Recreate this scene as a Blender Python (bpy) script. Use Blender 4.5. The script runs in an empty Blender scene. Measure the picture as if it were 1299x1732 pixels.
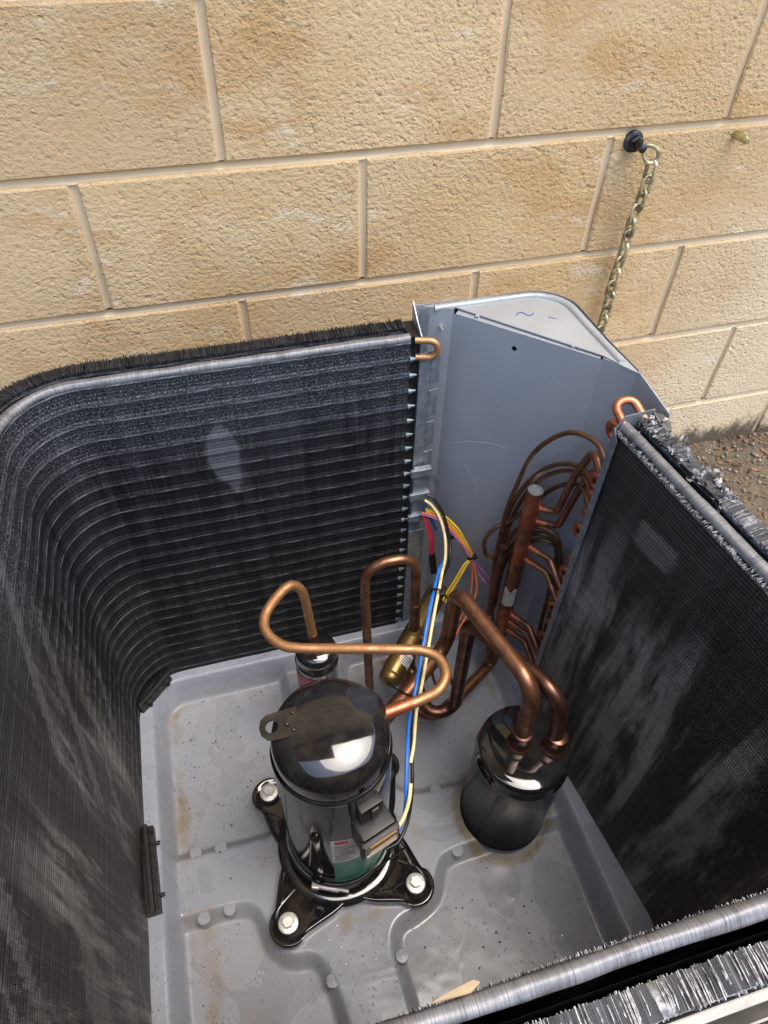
import bpy, bmesh, math, random
from math import sin, cos, pi, sqrt, radians, atan2, hypot, exp
from mathutils import Vector, Matrix, noise as mn

random.seed(7)
S = bpy.context.scene
COL = S.collection
ZO = 0.78            # the wall's mortar bed at v=0 lies this far above the ground

# ------------------------------------------------------------------ camera
cam = bpy.data.cameras.new('camera'); camo = bpy.data.objects.new('camera', cam); COL.objects.link(camo)
cam.sensor_fit = 'VERTICAL'; cam.sensor_height = 24.0; cam.lens = 1181.66 / 1732 * 24.0
cam.clip_start = 0.02; cam.clip_end = 200
cx_ = Vector((0.9636374, -0.2665658, 0.0185937)); cy_ = Vector((-0.1834981, -0.7107177, -0.6791236)); cz_ = Vector((0.1942460, 0.6510170, -0.7337884))
M = Matrix(((cx_.x, -cy_.x, -cz_.x), (cx_.y, -cy_.y, -cz_.y), (cx_.z, -cy_.z, -cz_.z)))
camo.matrix_world = Matrix.Translation((-0.0604, -1.04474, 0.39632 + ZO)) @ M.to_4x4()
S.camera = camo

# ------------------------------------------------------------------ world, sun, exposure
SUN_EL, SUN_AZ = 72.0, 118.0      # azimuth clockwise from +y (the wall's inward normal)
w = bpy.data.worlds.new('World'); S.world = w; w.use_nodes = True
nt = w.node_tree; nt.nodes.clear()
sky = nt.nodes.new('ShaderNodeTexSky'); sky.sky_type = 'NISHITA'; sky.sun_disc = False
sky.sun_elevation = radians(SUN_EL); sky.sun_rotation = radians(SUN_AZ)
sky.air_density = 1.0; sky.dust_density = 3.2; sky.ozone_density = 1.0
bg = nt.nodes.new('ShaderNodeBackground'); bg.inputs['Strength'].default_value = 0.15
wo = nt.nodes.new('ShaderNodeOutputWorld')
nt.links.new(sky.outputs[0], bg.inputs[0]); nt.links.new(bg.outputs[0], wo.inputs[0])
sl = bpy.data.lights.new('sun', 'SUN'); slo = bpy.data.objects.new('sun', sl); COL.objects.link(slo)
sl.energy = 1.35; sl.angle = radians(60); sl.color = (1.0, 0.93, 0.82)
sd = Vector((sin(radians(SUN_AZ)) * cos(radians(SUN_EL)), cos(radians(SUN_AZ)) * cos(radians(SUN_EL)), sin(radians(SUN_EL))))
slo.rotation_euler = sd.to_track_quat('Z', 'Y').to_euler()
S.view_settings.view_transform = 'Standard'; S.view_settings.look = 'None'
S.view_settings.gamma = 1; S.view_settings.use_curve_mapping = False
S.view_settings.exposure = 1.70

# ------------------------------------------------------------------ node helper
class NT:
    def __init__(s, name):
        s.m = bpy.data.materials.new(name); s.m.use_nodes = True
        s.t = s.m.node_tree; s.t.nodes.clear()
        s.out = s.t.nodes.new('ShaderNodeOutputMaterial'); s.b = s.t.nodes.new('ShaderNodeBsdfPrincipled')
        s.t.links.new(s.b.outputs[0], s.out.inputs[0])
    def n(s, typ, **k):
        nd = s.t.nodes.new(typ)
        for a, v in k.items():
            if a.startswith('i_'):
                key = a[2:].replace('_', ' ')
                s.put(nd.inputs[key] if not key.isdigit() else nd.inputs[int(key)], v)
            else: setattr(nd, a, v)
        return nd
    def put(s, sock, v):
        if hasattr(v, 'is_output'): s.t.links.new(v, sock)
        elif isinstance(v, tuple) and len(v) == 3 and sock.type == 'RGBA': sock.default_value = (*v, 1)
        else: sock.default_value = v
    def set(s, **k):
        for a, v in k.items(): s.put(s.b.inputs[a.replace('_', ' ')], v)
        return s
    def pos(s): return s.n('ShaderNodeNewGeometry').outputs['Position']
    def uv(s): return s.n('ShaderNodeUVMap').outputs[0]
    def attr(s, name): return s.n('ShaderNodeAttribute', attribute_name=name).outputs['Fac']
    def mapv(s, v, sc=(1, 1, 1), loc=(0, 0, 0)):
        nd = s.n('ShaderNodeMapping'); s.put(nd.inputs[0], v); nd.inputs['Scale'].default_value = sc; nd.inputs['Location'].default_value = loc
        return nd.outputs[0]
    def noise(s, v, scale, detail=3, rough=.55, dist=0):
        nd = s.n('ShaderNodeTexNoise'); s.put(nd.inputs['Vector'], v)
        nd.inputs['Scale'].default_value = scale; nd.inputs['Detail'].default_value = detail
        nd.inputs['Roughness'].default_value = rough; nd.inputs['Distortion'].default_value = dist
        return nd.outputs['Fac']
    def vor(s, v, scale, feature='F1', rnd=1.0):
        nd = s.n('ShaderNodeTexVoronoi', feature=feature); s.put(nd.inputs['Vector'], v); nd.inputs['Scale'].default_value = scale
        nd.inputs['Randomness'].default_value = rnd
        return nd.outputs['Distance']
    def ramp(s, f, a, b, lo=0.0, hi=1.0, smooth=True):
        nd = s.n('ShaderNodeMapRange'); nd.interpolation_type = 'SMOOTHSTEP' if smooth else 'LINEAR'
        s.put(nd.inputs[0], f); nd.inputs[1].default_value = a; nd.inputs[2].default_value = b
        nd.inputs[3].default_value = lo; nd.inputs[4].default_value = hi
        return nd.outputs[0]
    def math(s, op, a, b=0.0, c=0.0):
        nd = s.n('ShaderNodeMath', operation=op); s.put(nd.inputs[0], a); s.put(nd.inputs[1], b)
        if len(nd.inputs) > 2: s.put(nd.inputs[2], c)
        return nd.outputs[0]
    def mix(s, f, a, b, mode='MIX'):
        nd = s.n('ShaderNodeMix', data_type='RGBA', blend_type=mode)
        s.put(nd.inputs[0], f); s.put(nd.inputs[6], a); s.put(nd.inputs[7], b)
        return nd.outputs[2]
    def sep(s, v):
        nd = s.n('ShaderNodeSeparateXYZ'); s.put(nd.inputs[0], v); return nd.outputs
    def bump(s, h, dist=.002, strength=1.0, prev=None):
        nd = s.n('ShaderNodeBump'); s.put(nd.inputs['Height'], h); nd.inputs['Distance'].default_value = dist; nd.inputs['Strength'].default_value = strength
        if prev is not None: s.put(nd.inputs['Normal'], prev)
        return nd.outputs[0]

def simple(name, col, rough=.5, metal=0.0, nscale=0, amt=.25, bump=0, coat=0):
    t = NT(name); p = t.pos()
    c = col
    if nscale:
        f = t.noise(p, nscale, 4)
        c = t.mix(t.ramp(f, .3, .7), tuple(x * (1 - amt) for x in col), tuple(min(1, x * (1 + amt)) for x in col))
        if bump: t.set(Normal=t.bump(f, bump))
    t.set(Base_Color=c, Roughness=rough, Metallic=metal)
    if coat: t.set(Coat_Weight=coat, Coat_Roughness=.03)
    return t.m

# ---- materials
def m_wall(mortar=False):
    t = NT('mortar' if mortar else 'painted_block'); p = t.pos(); x, y, z = t.sep(p)
    big = t.noise(p, 2.6, 4, .6, .4); mid = t.noise(p, 9, 5, .6)
    rnd = t.n('ShaderNodeObjectInfo').outputs['Random']
    base = t.mix(t.ramp(big, .35, .62), (.525, .355, .170), (.58, .42, .232))
    if not mortar:
        base = t.mix(t.ramp(rnd, 0, 1), base, t.mix(.5, base, (.46, .325, .175)))
    orange = t.math('MULTIPLY', t.ramp(t.noise(t.mapv(p, (1, 1, 1.6), (3.1, 0, .4)), 4.6, 6, .66), .49, .66), .75 if not mortar else .25)
    base = t.mix(orange, base, (.45, .265, .11))
    pale = t.math('MULTIPLY', t.ramp(t.noise(t.mapv(p, (1.2, 1, 2.5), (9, 0, 2)), 6, 6, .7), .56, .70), .6)
    base = t.mix(pale, base, (.68, .58, .45))
    pale_grad = t.math('MULTIPLY', t.ramp(t.math('ADD', t.math('ADD', x, t.math('MULTIPLY', z, -.55)), t.math('MULTIPLY', t.noise(t.mapv(p, (1, 1, 1), (4, 0, 4)), 3.2, 5, .65), .9)), .80, 1.35), .62)  # paler toward the right and lower down, broken by noise
    base = t.mix(pale_grad, base, (.68, .57, .405))
    # rust-brown specks and dark spots in the pits
    sp = t.math('MULTIPLY', t.ramp(t.noise(p, 120, 2), .63, .71), t.ramp(mid, .46, .62))
    base = t.mix(t.math('MULTIPLY', sp, .7), base, (.20, .12, .06))
    # soil splashed on the lowest course
    spl = t.math('ADD', z, t.math('MULTIPLY', t.noise(t.mapv(p, (1, 1, .6)), 22, 5, .65), -.16))
    dirt = t.ramp(spl, -.03, .02, 1, 0)
    base = t.mix(dirt, base, (.10, .078, .050))
    if mortar:
        base = t.mix(.78, base, (.64, .51, .34))
        h = t.noise(p, 140, 3)
        nb = t.bump(h, .0008, .5)
    else:
        grain = t.noise(t.mapv(p, (1, 1, 1.2)), 125, 3, .62, .1)
        pits = t.math('MULTIPLY', t.ramp(t.noise(p, 74, 2, .5), .30, .44, 0, 1), 1.0)
        soft = t.ramp(t.noise(p, 3.4, 3), .35, .65, .45, 1.0)
        h = t.math('ADD', t.math('MULTIPLY', t.math('MULTIPLY', grain, soft), 1.0), t.math('MULTIPLY', t.math('MULTIPLY', pits, soft), .30))
        nb = t.bump(h, .0048, 1.0)
        base = t.mix(t.math('MULTIPLY', t.ramp(grain, .28, .43, 1, 0), .42), base, (.30, .205, .11))
    t.set(Base_Color=base, Roughness=.82, Normal=nb, Specular_IOR_Level=.3)
    return t.m

def m_pan():
    t = NT('grey_pan_paint'); p = t.pos(); x, y, z = t.sep(p)
    d = t.attr('dirt')
    n1 = t.noise(p, 26, 6, .68, .4); n2 = t.noise(p, 7, 4, .6)
    base = t.mix(t.ramp(n2, .35, .65), (.255, .282, .334), (.295, .318, .363))
    fl = t.attr('floor')
    base = t.mix(t.math('MULTIPLY', fl, t.ramp(t.noise(p, 13, 5, .65), .25, .75, .35, 1.0)), base, (.268, .262, .258))
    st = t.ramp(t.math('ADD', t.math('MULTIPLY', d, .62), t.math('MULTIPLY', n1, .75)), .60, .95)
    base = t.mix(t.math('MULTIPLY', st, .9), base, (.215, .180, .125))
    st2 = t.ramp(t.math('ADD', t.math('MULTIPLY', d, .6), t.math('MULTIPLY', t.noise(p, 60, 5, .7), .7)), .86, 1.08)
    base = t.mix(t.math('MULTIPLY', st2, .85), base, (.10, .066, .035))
    blot = t.ramp(t.noise(t.mapv(p, (1, 1, 1), (2, 7, 0)), 15, 6, .7, .6), .60, .72)
    base = t.mix(t.math('MULTIPLY', blot, .35), base, (.31, .275, .215))
    sx = t.vor(p, 170); sel = t.ramp(t.noise(p, 16, 3), .42, .56)
    speck = t.math('MULTIPLY', t.ramp(sx, .10, .20, 1, 0), sel)
    base = t.mix(t.math('MULTIPLY', speck, .85), base, (.035, .03, .026))
    film = t.noise(t.mapv(p, (1, 1, 1), (5, 1, 0)), 9, 3, .5, .8)
    wetn = t.ramp(film, .50, .545)
    base = t.mix(t.math('MULTIPLY', wetn, .16), base, (.22, .228, .25))
    wet = t.ramp(wetn, 0, 1, .36, .20)
    drop = t.math('MULTIPLY', t.ramp(t.vor(p, 110), .12, .26, 1, 0), t.ramp(t.noise(p, 24, 2), .52, .62))
    t.set(Base_Color=base, Roughness=wet, Coat_Weight=.10, Coat_Roughness=.10,
          Normal=t.bump(t.math('ADD', t.math('MULTIPLY', t.noise(p, 40, 3), .25), t.math('ADD', t.math('MULTIPLY', wetn, .12), drop)), .0009, .7))
    return t.m

def m_fin(name, dark, mid, light, brown=0.0):
    """thin aluminium fins: u = metres along the coil, v = metres up"""
    t = NT(name); uv = t.uv(); u, v, _ = t.sep(uv)
    tone = t.attr('tone'); patch = t.attr('patch'); dust = t.attr('dust')
    fin = t.math('SINE', t.math('MULTIPLY', u, 2 * pi / .0016))
    finj = t.noise(t.mapv(uv, (900, 3, 1)), 1, 2)
    lou = t.math('SINE', t.math('MULTIPLY', v, 2 * pi / .00508))
    streak = t.noise(t.mapv(uv, (55, 3.0, 1)), 1, 5, .7)
    blk = t.noise(t.mapv(uv, (8, 5, 1), (4, 2, 0)), 1, 5, .65)
    c = t.mix(t.ramp(streak, .35, .75), dark, mid)
    c = t.mix(t.math('MULTIPLY', t.ramp(finj, .60, .78), .45), c, light)
    ws = t.noise(t.mapv(uv, (15, 1.6, 1), (1, 8, 0)), 1, 6, .70, .35)
    c = t.mix(t.math('MULTIPLY', tone, .7), c, (.070, .057, .046))
    ws2 = t.math('MULTIPLY', t.ramp(ws, .47, .62), t.ramp(v, .56, .34))
    c = t.mix(t.math('MULTIPLY', ws2, t.math('MULTIPLY', tone, .9)), c, (.56, .53, .48))
    c = t.mix(t.math('MULTIPLY', t.ramp(blk, .50, .70), t.math('MULTIPLY', tone, .6)), c, (.022, .017, .013))
    # tube-row collars: highlight painted on the rib crests, shade painted dark between
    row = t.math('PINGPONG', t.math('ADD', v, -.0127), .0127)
    row_glint = t.math('MULTIPLY', t.ramp(row, .0004, .0026, 1, 0), t.ramp(t.noise(t.mapv(uv, (40, 300, 1)), 1, 4, .7), .42, .66))
    row_glint = t.math('MULTIPLY', row_glint, t.ramp(tone, 0, 1, .46, .03))
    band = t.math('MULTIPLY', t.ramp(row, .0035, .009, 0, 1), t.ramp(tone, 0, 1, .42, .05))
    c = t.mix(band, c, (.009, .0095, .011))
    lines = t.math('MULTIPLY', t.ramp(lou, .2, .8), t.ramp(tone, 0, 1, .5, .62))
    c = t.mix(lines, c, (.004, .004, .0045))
    c = t.mix(row_glint, c, light)
    pz = t.math('MULTIPLY', t.ramp(t.math('ADD', patch, t.math('MULTIPLY', t.noise(t.mapv(uv, (260, 60, 1)), 1, 5, .75), .75)), .66, .98), t.ramp(lou, -.9, .9, 1.0, .45))
    c = t.mix(t.math('MULTIPLY', pz, .7), c, t.mix(tone, (.27, .28, .30), (.27, .255, .235)))
    dz = t.math('MULTIPLY', dust, t.ramp(t.noise(t.mapv(uv, (420, 420, 1)), 1, 3, .75), .46, .66))
    c = t.mix(t.math('MULTIPLY', dz, .7), c, (.27, .28, .30))
    scr = t.math('MULTIPLY', t.ramp(t.noise(t.mapv(uv, (330, 7, 1), (7, 0, 0)), 1, 2), .68, .74), .24)
    nick = t.math('MULTIPLY', t.ramp(t.noise(t.mapv(uv, (70, 320, 1), (2, 5, 0)), 1, 2), .74, .79), .45)
    c = t.mix(nick, c, (.36, .36, .38))
    c = t.mix(scr, c, (.30, .30, .31))
    h = t.math('ADD', t.math('MULTIPLY', fin, .35), t.math('ADD', t.math('MULTIPLY', lou, .35), t.math('MULTIPLY', finj, .8)))
    t.set(Base_Color=c, Metallic=.35, Roughness=t.ramp(finj, .3, .7, .32, .55), Normal=t.bump(h, .0009, .75))
    return t.m

def m_crush():
    t = NT('crushed_aluminium'); uv = t.uv()
    a = t.noise(t.mapv(uv, (2200, 25, 1)), 1, 3, .6); b = t.noise(t.mapv(uv, (70, 60, 1)), 1, 5, .7)
    c = t.mix(t.ramp(a, .30, .62), (.09, .09, .093), (.23, .23, .236))
    c = t.mix(t.math('MULTIPLY', t.ramp(b, .48, .68), .6), c, (.075, .075, .078))
    t.set(Base_Color=c, Metallic=.45, Roughness=.44, Normal=t.bump(t.math('ADD', a, t.math('MULTIPLY', b, .6)), .0005, .7))
    return t.m

def m_copper(name, bright, dull, rough=.33, scale=30, red=.0):
    t = NT(name); p = t.pos()
    f = t.noise(p, scale, 5, .65, .6); g = t.noise(p, scale * 6, 3)
    c = t.mix(t.ramp(f, .36, .66), bright, dull)
    c = t.mix(t.math('MULTIPLY', t.ramp(g, .62, .75), .55), c, tuple(x * .35 for x in dull))
    if red: c = t.mix(t.math('MULTIPLY', t.ramp(t.noise(p, 22, 2), .5, .62), red), c, (.42, .10, .06))
    t.set(Base_Color=c, Metallic=.85, Roughness=t.ramp(f, .3, .7, rough * .95, rough * 1.5), Normal=t.bump(g, .0003, .4), Coat_Weight=.15, Coat_Roughness=.15)
    return t.m

def m_black_gloss():
    t = NT('gloss_black_enamel'); p = t.pos()
    dust = t.ramp(t.noise(p, 34, 6, .75), .42, .72); dr = t.noise(p, 11, 3)
    c = t.mix(t.math('MULTIPLY', dust, .4), (.008, .008, .009), (.055, .046, .036))
    t.set(Base_Color=c, Roughness=t.math('ADD', t.math('MULTIPLY', dust, .10), .07), Coat_Weight=.9, Coat_Roughness=.03, Specular_IOR_Level=.5,
          Normal=t.bump(dr, .0004, .5))
    return t.m

def m_galv():
    t = NT('galvanised_steel'); p = t.pos()
    f = t.vor(p, 95); g = t.noise(p, 300, 2)
    c = t.mix(t.ramp(f, .1, .7), (.36, .40, .43), (.26, .295, .32))
    t.set(Base_Color=c, Metallic=.7, Roughness=.42, Normal=t.bump(g, .0003, .4))
    return t.m

def m_cabinet():
    t = NT('grey_sheet_paint'); p = t.pos()
    n = t.noise(p, 5, 4, .6); scr = t.ramp(t.noise(t.mapv(p, (60, 60, 5)), 1, 3, .6), .70, .78)
    c = t.mix(t.ramp(n, .35, .65), (.305, .318, .342), (.34, .35, .368))
    c = t.mix(t.math('MULTIPLY', scr, .18), c, (.5, .5, .5))
    drop = t.math('MULTIPLY', t.ramp(t.vor(p, 120), .10, .22, 1, 0), t.ramp(t.noise(p, 14, 2), .55, .66))
    c = t.mix(t.math('MULTIPLY', t.ramp(t.noise(p, 19, 6, .75, 1), .66, .78), .3), c, (.18, .16, .14))
    t.set(Base_Color=c, Roughness=.36, Metallic=.15, Coat_Weight=.2, Coat_Roughness=.15,
          Normal=t.bump(t.math('ADD', t.math('MULTIPLY', t.noise(p, 260, 2), .12), drop), .0007, .8))
    return t.m

def m_soil():
    t = NT('damp_soil'); p = t.pos()
    a = t.noise(p, 9, 6, .65); b = t.noise(p, 70, 5, .7); v = t.vor(p, 85)
    c = t.mix(t.ramp(a, .38, .62), (.07, .05, .028), (.14, .108, .066))
    c = t.mix(t.ramp(b, .45, .7), c, (.125, .10, .068))
    c = t.mix(t.math('MULTIPLY', t.ramp(b, .56, .68), .8), c, (.23, .11, .05))
    c = t.mix(t.math('MULTIPLY', t.ramp(v, .0, .3, 1, 0), .5), c, (.18, .16, .12))
    t.set(Base_Color=c, Roughness=.75, Normal=t.bump(t.math('ADD', b, t.math('MULTIPLY', v, .5)), .008, 1.0))
    return t.m

WALL = m_wall(); MORTAR = m_wall(True); PAN = m_pan()
FRINGE = simple('bright_torn_fin_edge', (.22, .22, .225), .5, .35, 240, .5, .0006)
DULL = simple('matted_fin_metal', (.20, .20, .205), .55, .35, 260, .6, .0006)
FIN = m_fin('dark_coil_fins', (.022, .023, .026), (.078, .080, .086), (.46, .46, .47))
CRUSH = m_crush()
COPPER_LIGHT = m_copper('tan_copper', (.50, .27, .125), (.37, .19, .085), .46, 26)
COPPER = m_copper('brown_copper', (.33, .155, .08), (.155, .07, .04), .36, 42)
COPPER_DARK = m_copper('dark_oxidised_copper', (.22, .10, .06), (.085, .045, .035), .30)
COPPER_RED = m_copper('annealed_red_copper', (.52, .19, .095), (.36, .10, .055), .38, 40, .5)
CAPIL = m_copper('capillary_copper', (.25, .13, .06), (.13, .065, .035), .38)
BRASS = m_copper('brass_body', (.37, .25, .09), (.22, .145, .055), .3)
BLACK = m_black_gloss(); GALV = m_galv(); SHELL = simple('semi_gloss_black_shell', (.008, .008, .009), .10, 0, 30, .5, 0, .10); SHELL.node_tree.nodes['Principled BSDF'].inputs['Specular IOR Level'].default_value = .18; SATIN = simple('satin_black_enamel', (.006, .006, .0065), .16, 0, 40, .5); SATIN.node_tree.nodes['Principled BSDF'].inputs['Specular IOR Level'].default_value = .10; CAB = m_cabinet(); SOIL = m_soil()
PLASTIC = simple('black_plastic', (.006, .006, .0065), .46, 0, 60, .4)
RUBBER = simple('black_rubber', (.010, .010, .010), .6, 0, 80, .4)
STEEL = simple('zinc_steel', (.62, .61, .58), .28, .8, 90, .25)
PALE = simple('washed_zinc', (.66, .66, .62), .42, .55, 120, .15)
BRASSROD = simple('zinc_yellow_rod', (.50, .44, .22), .35, .8, 90, .25)
CHAIN = simple('zinc_yellow_chain', (.46, .40, .25), .36, .7, 60, .55)
DARKNUT = simple('oily_dark_steel', (.06, .055, .06), .28, .8, 100, .5)
WHITE_LABEL = simple('white_label', (.66, .66, .64), .5, 0, 60, .08)
TAPE = simple('weathered_tape', (.42, .40, .35), .7, 0, 90, .25)
GREEN = simple('green_label', (.012, .19, .115), .40, 0, 70, .3)
GREYLAB = simple('grey_label', (.13, .13, .14), .45, 0, 60, .2)
ORANGE_INK = simple('orange_print', (.62, .34, .10), .5)
INK = simple('dark_print', (.03, .03, .035), .6)
REDINK = simple('red_print', (.55, .06, .09), .5)
BLUEINK = simple('blue_marker', (.04, .06, .26), .5)
PINKLAB = simple('faded_pink_label', (.55, .16, .22), .5, 0, 60, .2)
W = {k: simple(k + '_wire', c, .38, 0, 60, .12) for k, c in dict(blue=(.025, .16, .60), cream=(.78, .64, .33), black=(.012, .012, .013),
     yellow=(.70, .46, .03), orange=(.75, .21, .06), pink=(.55, .17, .40), red=(.62, .035, .06), navy=(.012, .035, .13)).items()}
TAN = simple('tan_card', (.33, .23, .125), .7, 0, 30, .15)
EAVE = simple('brown_eave_paint', (.30, .225, .155), .6, 0, 12, .2)
CASING = simple('pale_louvre_paint', (.27, .255, .225), .5, 0, 30, .25)
LID = simple('pale_lid_grey', (.34, .355, .36), .30, .2, 9, .10)  # lid and bead a lighter grey than the panel
SHEET = simple('pale_blue_grey_sheet', (.58, .62, .66), .35, .1, 25, .12)
DROPS = simple('crumpled_silver', (.24, .24, .245), .55, .4, 110, .85, .001)
LITTER = simple('dry_litter', (.16, .09, .045), .8, 0, 40, .6)
PEBBLE = simple('pale_grit', (.22, .19, .145), .8, 0, 40, .4)

# ------------------------------------------------------------------ object helpers
def thing(name, label, cat, loc, group=None):
    o = bpy.data.objects.new(name, None); COL.objects.link(o); o.empty_display_size = .05
    o.location = (loc[0], loc[1], loc[2] + ZO); o['label'] = label; o['category'] = cat
    if group: o['group'] = group
    return o
def tag(o, label, cat, group=None):
    o['label'] = label; o['category'] = cat
    if group: o['group'] = group
    return o
def obj(name, vf, mat, parent=None, smooth=True, kind=None, uv=None, attrs=None, auto=40):
    """link verts/faces (wall coordinates) as ONE mesh object, optionally as a child"""
    V, F = vf
    base = Vector((0, 0, 0))
    p = parent
    while p is not None: base += Vector(p.location); p = p.parent
    me = bpy.data.meshes.new(name)
    me.from_pydata([(v[0] - base.x, v[1] - base.y, v[2] + ZO - base.z) for v in V], [], F)
    if uv is not None:
        ul = me.uv_layers.new(name='UVMap'); d = ul.data
        for i, l in enumerate(me.loops): d[i].uv = uv[l.vertex_index]
    if attrs:
        for k, vals in attrs.items():
            a = me.attributes.new(k, 'FLOAT', 'POINT'); a.data.foreach_set('value', vals)
    me.materials.append(mat)
    if smooth:
        me.shade_smooth()
        if auto < 180:
            try: me.set_sharp_from_angle(angle=radians(auto))
            except Exception: pass
    o = bpy.data.objects.new(name, me); COL.objects.link(o)
    if parent is not None: o.parent = parent
    if kind: o['kind'] = kind
    return o
def join(*parts):
    V, F = [], []
    for v, f in parts:
        k = len(V); V += list(v); F += [tuple(i + k for i in q) for q in f]
    return V, F
def box(cx, cy, cz, sx, sy, sz, rot=0.0, bev=0.0):
    bm = bmesh.new(); bmesh.ops.create_cube(bm, size=1)
    bmesh.ops.scale(bm, vec=(sx, sy, sz), verts=bm.verts)
    if bev: bmesh.ops.bevel(bm, geom=bm.edges[:] , offset=bev, segments=2, affect='EDGES', profile=.6)
    bm.verts.ensure_lookup_table()
    c, s = cos(rot), sin(rot)
    V = [(cx + v.co.x * c - v.co.y * s, cy + v.co.x * s + v.co.y * c, cz + v.co.z) for v in bm.verts]
    F = [tuple(v.index for v in f.verts) for f in bm.faces]; bm.free()
    return V, F
def frame_box(o, ax, ay, az, sx, sy, sz, bev=0.0):
    V, F = box(0, 0, 0, sx, sy, sz, 0, bev)
    o, ax, ay, az = Vector(o), Vector(ax), Vector(ay), Vector(az)
    return [tuple(o + ax * v[0] + ay * v[1] + az * v[2]) for v in V], F
def fillet(pts, rad, seg=8):
    pts = [Vector(p) for p in pts]; out = [pts[0]]
    rads = rad if isinstance(rad, (list, tuple)) else [rad] * (len(pts) - 2)
    for i in range(1, len(pts) - 1):
        a, b, c = pts[i - 1], pts[i], pts[i + 1]; u = (a - b).normalized(); v = (c - b).normalized()
        ang = u.angle(v)
        if ang > pi - .03: out.append(b); continue
        t = min(rads[i - 1] / math.tan(ang / 2), (a - b).length * .49, (c - b).length * .49); r = t * math.tan(ang / 2)
        ctr = b + (u + v).normalized() * (r / sin(ang / 2))
        p0 = b + u * t - ctr; p1 = b + v * t - ctr; tot = p0.angle(p1); axis = p0.cross(p1).normalized()
        for k in range(seg + 1): out.append(ctr + Matrix.Rotation(tot * k / seg, 3, axis) @ p0)
    out.append(pts[-1]); return out
def spline(pts, n=10):
    P = [Vector(p) for p in pts]; P = [P[0] * 2 - P[1]] + P + [P[-1] * 2 - P[-2]]; out = []
    for i in range(1, len(P) - 2):
        a, b, c, d = P[i - 1:i + 3]
        for k in range(n):
            t = k / n
            out.append(.5 * ((2 * b) + (c - a) * t + (2 * a - 5 * b + 4 * c - d) * t * t + (3 * b - a - 3 * c + d) * t ** 3))
    out.append(P[-2]); return out
def tube(path, r, seg=12, caps=True):
    path = [Vector(p) for p in path]; q = [path[0]]
    for p in path[1:]:
        if (p - q[-1]).length > 1e-5: q.append(p)
    path = q; n = len(path); T = []
    for i in range(n): T.append((path[min(i + 1, n - 1)] - path[max(i - 1, 0)]).normalized())
    up = Vector((0, 0, 1)) if abs(T[0].z) < .9 else Vector((1, 0, 0))
    N = (up - T[0] * up.dot(T[0])).normalized(); V, F = [], []
    for i in range(n):
        if i:
            N = N - T[i] * N.dot(T[i]); N.normalize()
        B = T[i].cross(N); rr = r(i / (n - 1)) if callable(r) else r
        for k in range(seg):
            a = 2 * pi * k / seg; V.append(tuple(path[i] + (N * cos(a) + B * sin(a)) * rr))
    for i in range(n - 1):
        for k in range(seg):
            k2 = (k + 1) % seg; F.append((i * seg + k, i * seg + k2, (i + 1) * seg + k2, (i + 1) * seg + k))
    if caps:
        F.append(tuple(range(seg - 1, -1, -1))); F.append(tuple((n - 1) * seg + k for k in range(seg)))
    return V, F
def lathe(prof, o=(0, 0, 0), axis=(0, 0, 1), seg=48, caps=True):
    """prof: list of (r, h) along axis"""
    o = Vector(o); A = Vector(axis).normalized(); up = Vector((0, 0, 1)) if abs(A.z) < .9 else Vector((1, 0, 0))
    X = (up - A * up.dot(A)).normalized(); Y = A.cross(X); V, F = [], []
    for r, h in prof:
        for k in range(seg):
            a = 2 * pi * k / seg; V.append(tuple(o + A * h + (X * cos(a) + Y * sin(a)) * r))
    for i in range(len(prof) - 1):
        for k in range(seg):
            k2 = (k + 1) % seg; F.append((i * seg + k, i * seg + k2, (i + 1) * seg + k2, (i + 1) * seg + k))
    if caps:
        F.append(tuple(range(seg - 1, -1, -1))); F.append(tuple((len(prof) - 1) * seg + k for k in range(seg)))
    return V, F
def prism(poly, z0, z1):
    n = len(poly); V = [(x, y, z0) for x, y in poly] + [(x, y, z1) for x, y in poly]
    F = [tuple(range(n - 1, -1, -1)), tuple(range(n, 2 * n))] + [(i, (i + 1) % n, n + (i + 1) % n, n + i) for i in range(n)]
    return V, F
def plate(pts, thick, nrm):
    """planar polygon in space given thickness along nrm"""
    nrm = Vector(nrm).normalized() * thick; n = len(pts); P = [Vector(p) for p in pts]
    V = [tuple(p) for p in P] + [tuple(p + nrm) for p in P]
    F = [tuple(range(n)), tuple(range(2 * n - 1, n - 1, -1))] + [(i, n + i, n + (i + 1) % n, (i + 1) % n) for i in range(n)]
    return V, F
def fbm(x, y, z=0.0, o=4):
    return mn.fractal(Vector((x, y, z)), 1.0, 2.0, o)

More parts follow.
